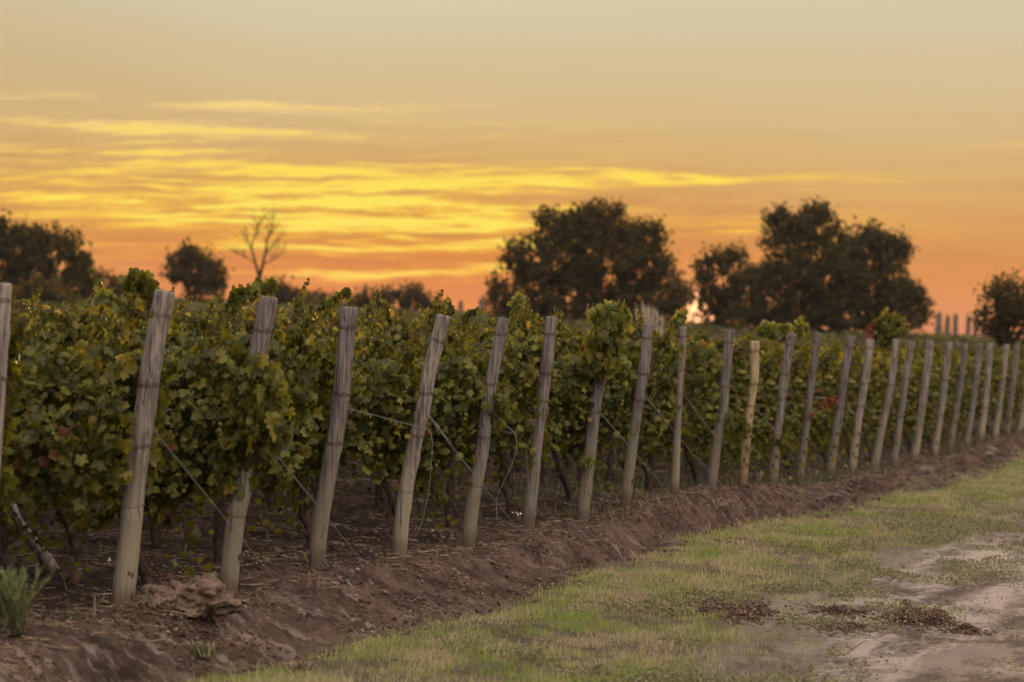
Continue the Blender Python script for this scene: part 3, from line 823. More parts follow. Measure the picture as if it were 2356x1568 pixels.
px_shoot(2, [(600, 860), (592, 900), (600, 950), (612, 985)], .12, 12, M_VLEAF, 'hanging_leaves', 5, -.16, .06, False)
px_shoot(2, [(560, 880), (548, 940), (548, 1010), (540, 1060)], .12, 14, M_VLEAF, 'hanging_leaves', 6, -.02, .07, False)
px_shoot(2, [(500, 1010), (470, 1060), (450, 1100)], .12, 9, M_VLEAF, 'hanging_leaves', 16, .2, .06, False)
px_shoot(2, [(625, 880), (635, 920), (628, 950)], .09, 4, M_YLEAF, 'hanging_leaves', 7, -.1, .03, False)
px_shoot(3, [(700, 740), (740, 700), (775, 680), (800, 668)], .07, 3, M_VLEAF, 'drooping_shoot', 8, .4, .012)
px_shoot(5, [(1005, 720), (1010, 700), (1025, 695), (1042, 715)], .06, 3, M_VLEAF, 'drooping_shoot', 9, .3, .012)
px_shoot(5, [(1070, 735), (1078, 715), (1095, 712)], .06, 4, M_VLEAF, 'drooping_shoot', 10, .3, .012)
px_shoot(6, [(1180, 760), (1183, 720), (1190, 682), (1196, 700)], .085, 4, M_YLEAF, 'upright_shoot', 11, .3, .02)
px_shoot(7, [(1370, 720), (1395, 712), (1425, 712), (1432, 725)], .09, 8, M_YLEAF, 'leaf_bunch', 12, -.05, .035, False)
px_shoot(7, [(1410, 725), (1400, 760), (1395, 800), (1392, 835)], .11, 16, M_VLEAF, 'leaf_bunch', 13, -.12, .06, False)
px_shoot(7, [(1340, 1052), (1360, 1055)], .08, 3, M_YLEAF, 'low_leaf_tuft', 17, -.1, .02, False)
px_shoot(9, [(1562, 770), (1560, 740), (1568, 722)], .09, 5, M_YLEAF, 'upright_shoot', 14, .3, .03)
px_shoot(12, [(1750, 755), (1775, 754), (1800, 760), (1815, 765)], .09, 10, M_YLEAF, 'glowing_top_leaves', 15, .7, .04, False)
px_shoot(13, [(1840, 765), (1836, 750), (1845, 745)], .09, 6, M_YLEAF, 'upright_shoot', 18, .4, .04)
px_shoot(13, [(1870, 955), (1888, 930), (1905, 922), (1925, 916)], .065, 2, M_RLEAF, 'red_leaves', 19, -.1, .02)
px_shoot(16, [(2010, 775), (2012, 755), (2018, 745)], .10, 7, M_RLEAF, 'red_leaves', 20, .5, .04, False)
px_shoot(16, [(2045, 790), (2038, 755), (2048, 740), (2065, 750)], .11, 16, M_VLEAF, 'leaf_bunch', 21, .4, .08, False)
px_shoot(11, [(1710, 845), (1706, 840)], .09, 5, M_YLEAF, 'hanging_leaves', 22, -.1, .02, False)
px_shoot(1, [(5, 1000), (25, 1020)], .09, 5, M_RLEAF, 'red_leaves', 23, 0, .05, False)
for i, (ax, ay) in {3: (690, 950), 4: (880, 900), 5: (1150, 905), 10: (1700, 960), 12: (1790, 980)}.items():
    px_shoot(i, [(ax, ay), (ax + 5, ay + 45)], .10, 7, M_VLEAF, 'hanging_leaves', 30 + i, .0, .06, False)

# ------------------------------------------------------------------ far vineyard (one mass)
def far_vineyard():
    r = np.random.default_rng(44); P = []; S = []
    s = row_s[-1] + st_ * 3.4
    rows = []
    # rows continuing to the left of the built vines
    for i in range(-2, 29):
        ss = row_s[0] + st_ * i; n = int(60 * 26); v = 4.8 + 26 * r.random(n)
        rows.append((np.full(n, ss) + r.normal(0, .14, n), v, .16))
    while s < 235:
        L = 8 + s * .42; n = int(L * (26 if s < 120 else 14)); v = r.random(n) * L + .1
        rows.append((np.full(n, s) + r.normal(0, .16, n), v, .17 if s < 120 else .26)); s += st_ * (1 if s < 130 else 2)
    for a, v, sz in rows:
        n = len(a); z = ground_z(a, v, False); h = 1.52 + .20 * fbm(v * .9, a * .7, 3, 3) * 2
        zz = z + h * (1 - .75 * r.random(n) ** 1.6)
        P.append(np.stack([a, v, zz], -1)); S.append(np.full(n, sz))
    P = np.concatenate(P); S = np.concatenate(S); n = len(P)
    az = r.random(n) * 6.28; nr = np.stack([np.cos(az), np.sin(az), .6 * r.random(n)], -1)
    v, f = leaves(P, nr, np.tile([0, 0, -1.0], (n, 1)) + r.normal(0, .4, (n, 3)), S * (.7 + .6 * r.random(n)), r, False)
    o = obj('distant_vines', np_mesh('distant_vines', v, [f]), M_FARV); o.matrix_world = FR
    tag(o, 'far rows of vines merging into one olive green band below the trees', 'vines', kind='stuff')
far_vineyard()

# ------------------------------------------------------------------ trees
def crown_mesh(blobs, d, n, leaf, seed, thresh=.0, nscale=1.0, depth=1.0, flat=1.0):
    """blobs in photo pixels (x, y, rx, ry) at distance d -> leafy crown around the first blob's centre"""
    r = np.random.default_rng(seed); mb = MB(); P = []
    blobs = [(bx, by + ry * .07, rx * .93, ry * .86) for bx, by, rx, ry in blobs]
    areas = np.array([b[2] * b[3] * (b[2] + b[3]) ** .4 for b in blobs]); cnt = (areas / areas.sum() * n).astype(int)
    for (bx, by, rx, ry), c in zip(blobs, cnt):
        m = c * 3; cen = at_depth(bx, by, d); k = d / F
        u = r.normal(0, 1, (m, 3)); u /= np.linalg.norm(u, axis=1, keepdims=True); rad = r.random(m) ** .42
        q = u * rad[:, None] * np.array([rx * k, max(rx, ry) * k * .6 * depth, ry * k]) + np.array([cen.x, cen.y + r.normal(0, .3), cen.z])
        # clumps: keep where the noise is high, and thin the rim
        f = fbm(q[:, 0] * nscale, q[:, 1] * nscale, q[:, 2] * nscale, 3) if False else vnoise3(q[:, 0] * nscale + 50, q[:, 1] * nscale * .18, q[:, 2] * nscale + 20) * .6 + vnoise3(q[:, 0] * nscale * 2.7, q[:, 1] * nscale * .5, q[:, 2] * nscale * 2.7) * .4
        keep = f > (thresh + .12 * rad ** 3)
        q = q[keep][:c]; P.append(q)
    for (bx, by, rx, ry) in blobs:                              # ragged sprigs standing out of the crown
        m = int(10 + rx * .35); cen = at_depth(bx, by, d); k = d / F
        for j in range(m):
            u = r.normal(0, 1, 3); u[2] = abs(u[2]) if r.random() < .7 else u[2]; u /= np.linalg.norm(u); e = r.uniform(.75, 1.02)
            a = np.array([cen.x + u[0] * rx * k * e, cen.y + u[1] * rx * k * .6, cen.z + u[2] * ry * k * e])
            c = int(r.integers(8, 26)); P.append(a + r.normal(0, 1, (c, 3)) * np.array([.12, .12, .16]) * (1 + leaf * 3) + u * r.random((c, 1)) * .3)
    P = np.concatenate(P); n = len(P)
    nr = r.normal(0, 1, (n, 3)); tp = r.normal(0, 1, (n, 3)) + np.array([0, 0, -.6])
    return P, nr, tp, leaf * (.6 + .8 * r.random(n)), r
def tree(name, label, cat, blobs, d, n, leaf, seed, trunk, thresh=.45, nscale=.9, mat=None, group=None, limbs=7, depth=1.0):
    gx, topy = trunk
    base = at_depth(gx, topy, d); s, v = to_sv(base); gzv = float(ground_z(s, v, False)); base.z = gzv
    root = empty(name, base)
    P, nr, tp, sz, r = crown_mesh(blobs, d, n, leaf, seed, thresh, nscale, depth)
    v, f = leaves(P - np.array(base), nr, tp, sz, r, False)
    obj('crown', np_mesh('crown', v, [f]), mat or M_TREE, root)
    top = at_depth(gx, topy, d) - base; mb = MB(); h = max(top.z, .6); tr = h * .045 + .06
    tube(mb, [(0, 0, -.2), (.03 * h, 0, h * .3), (-.02 * h, .02, h * .6), tuple(top)], [tr * 1.3, tr, tr * .8, tr * .6], 9)
    for k in range(limbs):
        b = blobs[k % len(blobs)]; e = at_depth(b[0] + r.normal(0, b[2] * .35), b[1] + r.normal(0, b[3] * .3), d + r.normal(0, b[2] * d / F * .3)) - base
        a = Vector((0, 0, h * (.35 + .4 * r.random()))); m = a.lerp(e, .5) + Vector((r.normal(0, .2), r.normal(0, .2), -.08 * h + r.normal(0, .1)))
        tube(mb, [tuple(a), tuple(m), tuple(e)], [tr * .5, tr * .33, tr * .12], 6)
    obj('trunk', mb.mesh('trunk', True), M_TBARK, root)
    return tag(root, label, cat, group)
G = 'trees beyond the vineyard'
tree('broad_tree', 'large broad dark tree left of the sun glow, crown full of small gaps', 'tree',
     [(1370, 600, 200, 120), (1375, 600, 150, 100), (1380, 530, 85, 60), (1300, 560, 90, 70), (1250, 630, 90, 75), (1480, 620, 75, 80), (1455, 560, 70, 55), (1300, 690, 150, 60),
      (1455, 690, 100, 60), (1185, 670, 62, 60), (1262, 512, 32, 25), (1180, 600, 28, 45), (1500, 545, 36, 35), (1395, 490, 42, 22), (1340, 500, 30, 20), (1150, 700, 34, 36), (1545, 690, 40, 40), (1350, 730, 190, 45), (1230, 725, 90, 40), (1480, 730, 90, 36)],
     178, 21000, .18, 1, (1380, 640), .485, 2.2, None, G, 12)
tree('broad_tree', 'large uneven dark tree right of the sun glow, highest on its left side', 'tree',
     [(1925, 640, 190, 120), (1900, 640, 160, 100), (1830, 560, 75, 80), (1880, 525, 60, 50), (1810, 520, 42, 35), (1960, 590, 80, 60), (2030, 590, 62, 58), (2060, 580, 40, 40), (2040, 680, 80, 60),
      (1800, 680, 90, 70), (1900, 700, 190, 50), (1878, 495, 26, 20), (2010, 545, 28, 20), (2095, 690, 40, 40), (1785, 505, 22, 20), (2110, 720, 34, 26), (1760, 640, 40, 40), (1900, 740, 210, 40), (2050, 735, 90, 34), (1750, 735, 80, 40)],
     178, 21000, .18, 2, (1880, 640), .485, 2.2, None, G, 12)
tree('small_tree', 'smaller rounded dark tree touching the left side of the tree right of the sun glow', 'tree',
     [(1670, 640, 60, 60), (1632, 610, 26, 38), (1690, 600, 36, 32), (1640, 690, 40, 50), (1700, 700, 60, 50), (1612, 650, 20, 26), (1720, 660, 34, 40), (1670, 735, 70, 36)],
     185, 6500, .17, 3, (1670, 680), .485, 2.2, None, G, 6)
tree('thin_tree', 'thin reddish bush glowing at the left of the sun, beside the large broad tree', 'bush',
     [(1552, 670, 30, 45), (1575, 690, 22, 32), (1540, 710, 30, 26)], 210, 1500, .20, 4, (1555, 700), .46, 1.0, M_FAR, G, 3)
tree('broad_tree', 'big dark tree at the left edge with a domed right shoulder', 'tree',
     [(100, 620, 105, 90), (150, 600, 62, 70), (30, 590, 70, 70), (110, 560, 50, 36), (0, 540, 30, 40), (180, 660, 44, 50), (40, 670, 90, 60), (60, 545, 36, 26), (215, 650, 20, 20), (-40, 620, 60, 90)],
     165, 17000, .17, 5, (90, 650), .49, 1.9, None, G, 9)
tree('small_bush', 'low greenish bush in front of the foot of the left edge tree', 'bush',
     [(90, 690, 50, 45), (60, 710, 46, 30), (125, 710, 36, 30)], 120, 3500, .15, 6, (90, 710), .30, 1.2, M_TREE, G, 3)
tree('small_tree', 'small sparse bush just right of the left edge tree', 'tree',
     [(250, 675, 38, 38), (225, 690, 24, 30), (275, 690, 20, 24)], 190, 1800, .20, 7, (250, 690), .44, 1.0, M_FAR, G, 3)
tree('small_tree', 'rounded mid sized dark tree standing alone above the vines, left of the leafless tree', 'tree',
     [(450, 640, 58, 50), (425, 600, 30, 32), (475, 610, 34, 32), (405, 620, 20, 34), (500, 640, 24, 34), (460, 685, 60, 36), (430, 585, 14, 16)],
     200, 5200, .18, 8, (450, 670), .50, 1.8, None, G, 6)
tree('hazy_bush', 'hazy reddish bush below and right of the leafless tree', 'bush',
     [(650, 690, 42, 44), (625, 680, 24, 34), (690, 705, 40, 26)], 240, 2500, .24, 9, (650, 700), .48, 1.7, M_FAR, G, 3)
tree('hazy_bush', 'low hazy reddish bush left of the low wide rounded hazy bush', 'bush',
     [(745, 705, 46, 26), (790, 710, 34, 20), (720, 700, 26, 22)], 250, 1800, .24, 10, (745, 710), .48, 1.7, M_FAR, G, 3)
tree('hazy_bush', 'low wide rounded hazy bush halfway between the leafless tree and the broad tree', 'bush',
     [(910, 700, 70, 40), (860, 690, 44, 32), (950, 690, 40, 32), (985, 705, 26, 24), (840, 705, 26, 28)], 230, 5000, .19, 11, (900, 710), .48, 1.7, M_FAR, G, 4)
tree('spiky_bush', 'twiggy dark bush cut by the right edge of the picture', 'bush',
     [(2320, 710, 50, 56), (2290, 690, 26, 40), (2350, 680, 36, 40), (2290, 740, 40, 40), (2340, 755, 50, 40), (2380, 720, 40, 60)], 110, 4500, .10, 12, (2320, 740), .42, 1.3, None, G, 9)
# distant cypress row and blue clump
def cypress(px, topy, wpx, d, seed, label):
    r = np.random.default_rng(seed); base = at_depth(px, 790, d); s, v = to_sv(base); base.z = 0
    H = at_depth(px, topy, d).z; w = wpx * d / F / 2; n = 1500
    t = r.random(n) ** .9; prof = w * np.minimum(1, (1 - t) * 1.25) ** .9 * (.75 + .25 * np.sin(t * 20 + seed))
    a = r.random(n) * 6.28; rr_ = prof * np.sqrt(r.random(n)); P = np.stack([rr_ * np.cos(a), rr_ * np.sin(a), t * H], -1)
    vv, f = leaves(P, r.normal(0, 1, (n, 3)), np.tile([0, 0, 1.0], (n, 1)) + r.normal(0, .3, (n, 3)), np.full(n, 1.3), r, False)
    root = empty('cypress_tree', base); obj('crown', np_mesh('crown', vv, [f]), M_CYP, root)
    mb = MB(); tube(mb, [(0, 0, -.2), (0, 0, H * .5)], [.5, .2], 6); obj('trunk', mb.mesh('trunk'), M_TBARK, root)
    tag(root, label, 'tree', 'distant pointed cypresses')
CYL = ['pale blue distant cypress, ', ]
for k, (x, y, w, l) in enumerate([(2158, 722, 22, 'rounded distant bluish tree just right of the large uneven tree'),
        (2178, 730, 14, 'second bluish distant tree right of the large uneven tree, low and pointed'),
        (2196, 727, 7, 'thin bluish distant cypress left of the wider gap of sky'),
        (2226, 731, 8, 'single bluish distant cypress standing in the middle of the right hand sky gap'),
        (2243, 724, 7, 'bluish distant cypress touching the twiggy bush at the right edge'),
        (2262, 718, 9, 'rightmost distant cypress, partly behind the twiggy bush at the right edge'),
        (1056, 697, 7, 'thin distant cypress spike, left one of the pair before the broad tree'),
        (1104, 690, 12, 'wider distant cypress spike, right one of the pair before the broad tree')]):
    cypress(x, y, w, 1450, 60 + k, l)
# leafless tree
def bare_tree():
    d = 150; r = random.Random(3); base = at_depth(600, 700, d); base.z = gz_far = float(ground_z(*to_sv(base), False))
    root = empty('leafless_tree', base); mb = MB(); tw = MB()
    def br(p, dr, L, rad, lvl):
        pts = [p]; n = 5
        for k in range(n):
            dr = (dr + Vector((r.gauss(0, .13), r.gauss(0, .1), r.gauss(0, .06) + .03))).normalized(); pts.append(pts[-1] + dr * L / n)
        tube(mb if lvl < 2 else tw, [tuple(q) for q in pts], [rad * (1 - .55 * k / n) for k in range(n + 1)], 6 if lvl < 2 else 4)
        if lvl >= 4: return
        for k in range(3 if lvl else 2):
            q = pts[r.randint(2, n)]; sgn = r.choice((-1, 1))
            nd = (dr + Vector((sgn * r.uniform(.4, 1.0), r.gauss(0, .45), r.uniform(-.25, .4)))).normalized()
            br(q, nd, L * r.uniform(.5, .72), rad * .5, lvl + 1)
        br(pts[-1], dr, L * .66, rad * .5, lvl + 1)
    a = at_depth(597, 640, d) - base
    tube(mb, [(0, 0, -.2), tuple(a * .5), tuple(a)], [.16, .13, .11], 8)
    for (x, y, rd) in [(580, 575, .07), (612, 575, .08)]:
        e = at_depth(x, y, d) - base; m = a.lerp(e, .5)
        tube(mb, [tuple(a), tuple(m), tuple(e)], [rd, rd * .85, rd * .7], 6)
        br(e, Vector(((-.12 if x < 600 else .22), 0, 1)).normalized(), 40 * d / F * 1.1, rd * .62, 0)
        br(m, Vector(((-.7 if x < 600 else .9), 0, .55)).normalized(), 38 * d / F, rd * .42, 1)
        br(a.lerp(e, .8), Vector(((-.7 if x < 600 else .8), .2, .9)).normalized(), 38 * d / F, rd * .42, 1)
    obj('trunk', mb.mesh('trunk', True), M_TBARK, root); obj('twigs', tw.mesh('twigs', True), M_TBARK, root)
    tag(root, 'leafless forked tree with fine twigs standing against the orange sky', 'tree', G)
bare_tree()

# ------------------------------------------------------------------ grasses and plants
def blades(name, mat, s, v, h, w, seed, lean=.5, z=None):
    r = np.random.default_rng(seed); n = len(s); z = ground_z(s, v) if z is None else z
    a = r.random(n) * 6.28; dx, dy = np.cos(a), np.sin(a); ln = lean * r.random(n) * h; b = r.random(n) * 6.28; lx, ly = np.cos(b) * ln, np.sin(b) * ln
    v0 = np.stack([s - dx * w, v - dy * w, z - .01], -1); v1 = np.stack([s + dx * w, v + dy * w, z - .01], -1)
    v2 = np.stack([s - dx * w * .7 + lx * .35, v - dy * w * .7 + ly * .35, z + h * .6], -1); v3 = np.stack([s + dx * w * .7 + lx * .35, v + dy * w * .7 + ly * .35, z + h * .6], -1)
    v4 = np.stack([s + lx, v + ly, z + h * (1 - .3 * lean)], -1)
    V = np.stack([v0, v1, v3, v2, v4], 1).reshape(-1, 3); i = np.arange(n)[:, None] * 5
    me = np_mesh(name, V, [i + np.array([[0, 1, 2, 3]]), i + np.array([[3, 2, 4]])])
    o = obj(name, me, mat); o.matrix_world = FR; return o
def mat_grass():
    m, N, b, out = new_mat('verge_grass')
    isl = N.new('ShaderNodeNewGeometry').outputs['Random Per Island']; oc = N.new('ShaderNodeTexCoord').outputs['Object']
    patch = N.noise(N.mapping(oc, (.55, 1.3, 0)), 1.0, 4, .6); p2 = N.noise(N.mapping(oc, (2.2, 4, 0), loc=(7, 3, 0)), 1.0, 3, .6)
    f = N.add(N.mul(isl, .45), N.add(N.mul(N.sub(patch, .5), 2.8), N.add(N.mul(N.sub(p2, .5), 1.9), .28)))
    c = N.ramp(f, [(0, (.32, .23, .15)), (.16, (.50, .38, .23)), (.34, (.42, .35, .17)), (.55, (.34, .315, .12)), (.78, (.27, .285, .08)), (1, (.22, .30, .05))])
    N.set(b.inputs['Base Color'], c); b.inputs['Roughness'].default_value = .7; b.inputs['Specular IOR Level'].default_value = .2
    tr = N.new('ShaderNodeBsdfTranslucent'); N.set(tr.inputs[0], c); mx = N.new('ShaderNodeMixShader'); mx.inputs[0].default_value = .45
    N.nt.links.new(b.outputs[0], mx.inputs[1]); N.nt.links.new(tr.outputs[0], mx.inputs[2]); N.nt.links.new(mx.outputs[0], out.inputs[0])
    return m
M_GRASS = mat_grass()
M_WEED = mat_leaf('grey_green_weed', [(0, (.11, .11, .055)), (.5, (.17, .165, .085)), (1, (.26, .23, .12))], .25, .7)
def grass():
    r = np.random.default_rng(8); n = 680000
    s = 13 + 62 * r.random(n) ** 1.75; t = .45 + 4.6 * r.random(n); w = w_bank(s)
    d1 = fbm(s * .9, t * 1.4, 3, 4); d2 = fbm(s * 5, t * 5, 6, 3)
    edge_in = sstep(t + d1 * .35 + d2 * .15, w - .05, w + .22)
    edge_out = 1 - sstep(t + d1 * 2.4 - .7 * sstep(-s, -25, -17), 2.0, 2.85)
    p = edge_in * np.clip(edge_out + .02, 0, 1) * np.clip(.68 + 3.0 * d1 + 2.0 * d2, .08, 1)
    for (ms, mt, rs, rt, h) in MOUNDS: p = p * (1 - .8 * np.exp(-(((s - ms) / rs) ** 2 + ((t - mt) / rt) ** 2) * 1.2))
    k = r.random(n) < p; s, t = s[k], t[k]; d1 = d1[k]
    h = (.022 + .04 * r.random(len(s)) ** 1.5) * (1 + .8 * d1) * np.where(r.random(len(s)) < .03, 2.4, 1) * (.35 + 1.3 * vnoise3(s * 7, t * 7, t * 0)); sc = np.clip(s / 20, 1, 2.4)
    o = blades('verge_grass', M_GRASS, s, -t, h, (.0021 * sc) * (.7 + .6 * r.random(len(s))), 9, 1.0)
    tag(o, 'short green and straw coloured grass covering the verge beside the dirt road', 'grass', kind='stuff')
    # low grey-green weeds in mats between grass and road
    n = 330000; s = 13 + 40 * r.random(n) ** 1.6; t = 1.6 + 3.0 * r.random(n)
    d1 = fbm(s * 1.1 + 40, t * 1.9, 5, 3) + .25 * fbm(s * 5, t * 5, 4, 2); k = (d1 > .06) & (r.random(n) < np.clip(1.3 - abs(t - 2.7) * .9, 0, 1)); s, t = s[k], t[k]; m = len(s)
    z = ground_z(s, -t) + .075 * np.clip(d1[k] * 5, 0, 1) * r.random(m)
    P = np.stack([s, -t, z], -1); nr = r.normal(0, .6, (m, 3)) + np.array([0, 0, .7])
    v, f = leaves(P, nr, r.normal(0, 1, (m, 3)) + np.array([0, 0, .4]), .008 + .013 * r.random(m), r, False)
    o = obj('creeping_weeds', np_mesh('creeping_weeds', v, [f]), M_WEED); o.matrix_world = FR
    tag(o, 'flat grey green creeping weeds in mats along the edge of the dirt road', 'weeds', kind='stuff')
    # sparse grass and weeds at the feet of the far posts
    n = 46000; s = 15 + 51 * r.random(n); v = -.35 + 3.2 * r.random(n); d1 = fbm(s * .7 + 9, v * 1.2, 5, 3)
    k = r.random(n) < np.clip(d1 * 3.2 + .14, 0, 1) * (.10 + .90 * sstep(s, 24, 36)); s, v = s[k], v[k]
    o = blades('row_weeds', mat_leaf('shaded_weed', [(0, (.05, .055, .025)), (1, (.12, .11, .05))], .25, .7), s, v, .05 + .14 * r.random(len(s)) ** 2, .005 + .003 * r.random(len(s)), 10, .8)
    tag(o, 'sparse weeds growing on the shaded soil between the vine rows', 'weeds', kind='stuff')
grass()
def litter():
    r = np.random.default_rng(12); mb = MB(); n = 5200
    S = 14 + 42 * r.random(n) ** 1.4; V = np.where(r.random(n) < .8, .1 + 3.5 * r.random(n), -.5 * r.random(n)); Z = ground_z(S, V)
    for s, v, z in zip(S, V, Z):
        a = r.random() * 6.28; L = .05 + .22 * r.random() ** 2; e = r.normal(0, .35); p = Vector((s, v, z + .012)); pts = [p]
        for k in range(3):
            a += e; p = p + Vector((math.cos(a), math.sin(a), .15 * r.normal())) * L / 3; pts.append(Vector((p.x, p.y, max(p.z, z + .005))))
        tube(mb, [tuple(q) for q in pts], .0022 + .002 * r.random(), 3)
    o = obj('fallen_twigs', mb.mesh('fallen_twigs'), M_STRAW); o.matrix_world = FR
    tag(o, 'dry twigs and straw strewn over the dark soil under the vines', 'twigs', kind='stuff')
litter()
# dry grass tufts at posts
def tuft(name, label, p, n, h, mat, seed, lean=1.0, w=.003, cat='grass'):
    r = np.random.default_rng(seed); s, v = to_sv(p); ss = np.zeros(n) + r.normal(0, .035, n); vv = r.normal(0, .035, n)
    o = blades(name, mat, ss, vv, h * (.5 + .6 * r.random(n)), np.full(n, w), seed, lean, z=np.zeros(n))
    o.matrix_world = Matrix.Translation((p.x, p.y, gz(p))) @ Matrix.Rotation(ROT, 4, 'Z')
    return tag(o, label, cat)
def soil_px(x, y, lo=-3.0, hi=3.0):                              # where a pixel's ray meets the modelled soil
    r = ray(x, y); k = 12.0 / r.y
    while k * r.y < 75:
        p = Vector((r.x * k, r.y * k, EYE + r.z * k))
        if p.z <= gz(p): return p
        k += .03 / r.y
    return on_plane(x, y, ZV)
tuft('dry_grass_tuft', 'curled dry straw tuft at the foot of the post with the twisted cross wire', soil_px(705, 1290), 40, .13, M_STRAW, 71, 1.6)
tuft('dry_grass_tuft', 'forked dry straw tuft on the bank crest right of the third whole post', soil_px(722, 1345), 14, .13, M_STRAW, 72, .9)
tuft('grass_tuft', 'dark green tuft in the hollow at the foot of the broken soil mound', soil_px(465, 1505), 160, .10, M_WEED, 73, 1.4, .004)
tuft('dry_grass_tuft', 'bleached straw tuft at the bottom edge of the picture beside the bank', soil_px(690, 1545), 120, .09, M_STRAW, 74, 1.8, .004)
tuft('dry_grass_tuft', 'brownish dry tuft on the bank in front of the short yellow tan post', soil_px(1655, 1160), 40, .10, M_STRAW, 75, 1.5, .004)
# pale feathery grass plume behind the vines
def plume():
    d = 48.0; base = at_depth(1480, 900, d); s, v = to_sv(base); base.z = float(ground_z(s, v, False)); root = empty('plume_grass', base)
    r = np.random.default_rng(4); st = MB(); fl = MB()
    for (x0, y0, x1, y1) in [(1480, 780, 1478, 705), (1490, 780, 1492, 712), (1500, 785, 1502, 718), (1510, 785, 1512, 722), (1518, 790, 1524, 735), (1470, 780, 1464, 712), (1486, 780, 1484, 716), (1445, 780, 1436, 735), (1455, 780, 1448, 728)]:
        top = at_depth(x1, y1, d + r.normal(0, .1)) - base; bot = at_depth(x0, y0, d) - base
        pts = [Vector((bot.x * .5, 0, 0)), bot * 1.0, bot.lerp(top, .5), top]; tube(st, [tuple(p) for p in pts], .004, 4)
        m = 130; t = r.random(m); P = np.array([tuple(bot.lerp(top, .25 + .8 * q)) for q in t]) + r.normal(0, .015, (m, 3))
        ln = .05 + .05 * r.random(m)
        for p, l in zip(P, ln):
            q = p + np.array([r.normal(0, .02), r.normal(0, .02), l]); sd2 = np.array([.0016, .001, 0])
            fl.add([p - sd2, p + sd2, q], [[0, 1, 2]])
    obj('stalks', st.mesh('stalks'), M_STRAW, root)
    obj('plumes', fl.mesh('plumes'), mat_plain('pale_plume', (.42, .33, .27), .8, 0, .2, 10, .1), root)
    tag(root, 'pale feathery tall grass plumes rising behind the vines below the broad tree', 'grass')
plume()
# feathery green shrub bottom left
def shrub():
    base = soil_px(30, 1462); root = empty('feathery_shrub', base); r = np.random.default_rng(6); st = MB(); lf = MB()
    k = base.y / F
    for j in range(64):
        tx, ty = r.normal(-6, 34), 1300 + 95 * r.random() ** 1.2 + abs(r.normal(0, 10))
        e = at_depth(30 + tx, ty, base.y + r.normal(0, .07)) - base; a = Vector((r.normal(0, .03), r.normal(0, .03), 0)); m = a.lerp(e, .5) + Vector((0, 0, .03))
        P = catmull([a, m, e], 8); tube(st, [tuple(p) for p in P], [.003 * (1 - .08 * q) for q in range(9)], 4)
        n = 110; t = (r.random(n) ** .6) * 8; i = np.minimum(t.astype(int), 7); A = np.array([tuple(p) for p in P]); fr = (t - i)[:, None]
        pos = A[i] * (1 - fr) + A[i + 1] * fr; az = r.random(n) * 6.28
        tip = pos + np.stack([np.cos(az) * .55, np.sin(az) * .55, np.ones(n)], -1) * (.012 + .03 * r.random((n, 1)))
        wd = np.stack([np.sin(az), -np.cos(az), az * 0], -1) * .0022
        lf.add(np.stack([pos - wd, pos + wd, tip], 1).reshape(-1, 3), np.arange(n * 3).reshape(-1, 3))
    obj('stems', st.mesh('stems'), M_BARK, root)
    obj('foliage', lf.mesh('foliage'), mat_leaf('shrub_leaf', [(0, (.15, .19, .09)), (1, (.26, .30, .15))], .3, .7), root)
    tag(root, 'feathery grey green shrub in the bottom left corner on the bank', 'shrub')
shrub()
# old leaning vine trunk at the left
def old_trunk():
    pix = [(22, 1150), (45, 1205), (78, 1248), (105, 1285), (128, 1325)]; foot_ = soil_px(130, 1322); d = foot_.y
    P = [at_depth(x, y, d + .05 * (4 - k)) for k, (x, y) in enumerate(pix)]; base = foot_; root = None
    mb = MB(); C = catmull([p - base for p in P], 20); r = random.Random(4)
    tube(mb, [tuple(p) for p in C], [(.030 + .014 * (k / 20)) * (1 + .22 * r.random()) for k in range(21)], 9)
    for j in range(14):
        k = r.randint(3, 19); a = C[k] + Vector((r.uniform(-.03, .03), -.03, r.uniform(-.02, .03)))
        tube(mb, [tuple(a), tuple(a + Vector((.05, -.01, -.07))), tuple(a + Vector((.08 + .03 * r.random(), 0, -.15)))], .006, 4)
    o = obj('old_vine_trunk', mb.mesh('old_vine_trunk', True), mat_plain('grey_dead_bark', (.19, .145, .12), .95, 0, .5, 22, 1.0), None, base)
    tag(o, 'bare twisted old vine trunk slanting down to the right at the left edge', 'trunk')
old_trunk()
# broken soil mound and lumps
def lump(name, label, x, y, wpx, hpx, seed, n=1, dsc=1.0, group=None):
    import bmesh
    p = soil_px(x, y + hpx * .5); k = p.y / F; r = random.Random(seed); bm = bmesh.new()
    for j in range(n):
        sz = (.5 * wpx * k) * (1 if n == 1 else r.uniform(.25, .55)); ox, oz = (0, 0) if n == 1 else (r.uniform(-.42, .42) * wpx * k, r.uniform(-.1, .5) * hpx * k)
        g = bmesh.ops.create_icosphere(bm, subdivisions=4 if n < 20 else 3, radius=1.0)
        rat = min(1.0, hpx / wpx * 1.6) if n == 1 else r.uniform(.6, .9)
        for v in g['verts']:
            c = v.co.copy(); q = 1 + .45 * mnoise.fractal(c * 1.6 + Vector((seed, j * 3, 0)), .7, 2.1, 6) + .12 * mnoise.noise(c * 7 + Vector((j, 0, 0)))
            v.co = Vector((c.x * sz * q + ox, c.y * sz * q * dsc + r.uniform(0, 0), c.z * sz * q * rat + oz))
    me = bpy.data.meshes.new(name); bm.to_mesh(me); bm.free(); smooth(me)
    o = obj(name, me, M_CLOD, None, (p.x, p.y, p.z + (0 if n > 1 else hpx * k * .2)))
    return tag(o, label, 'soil', group)
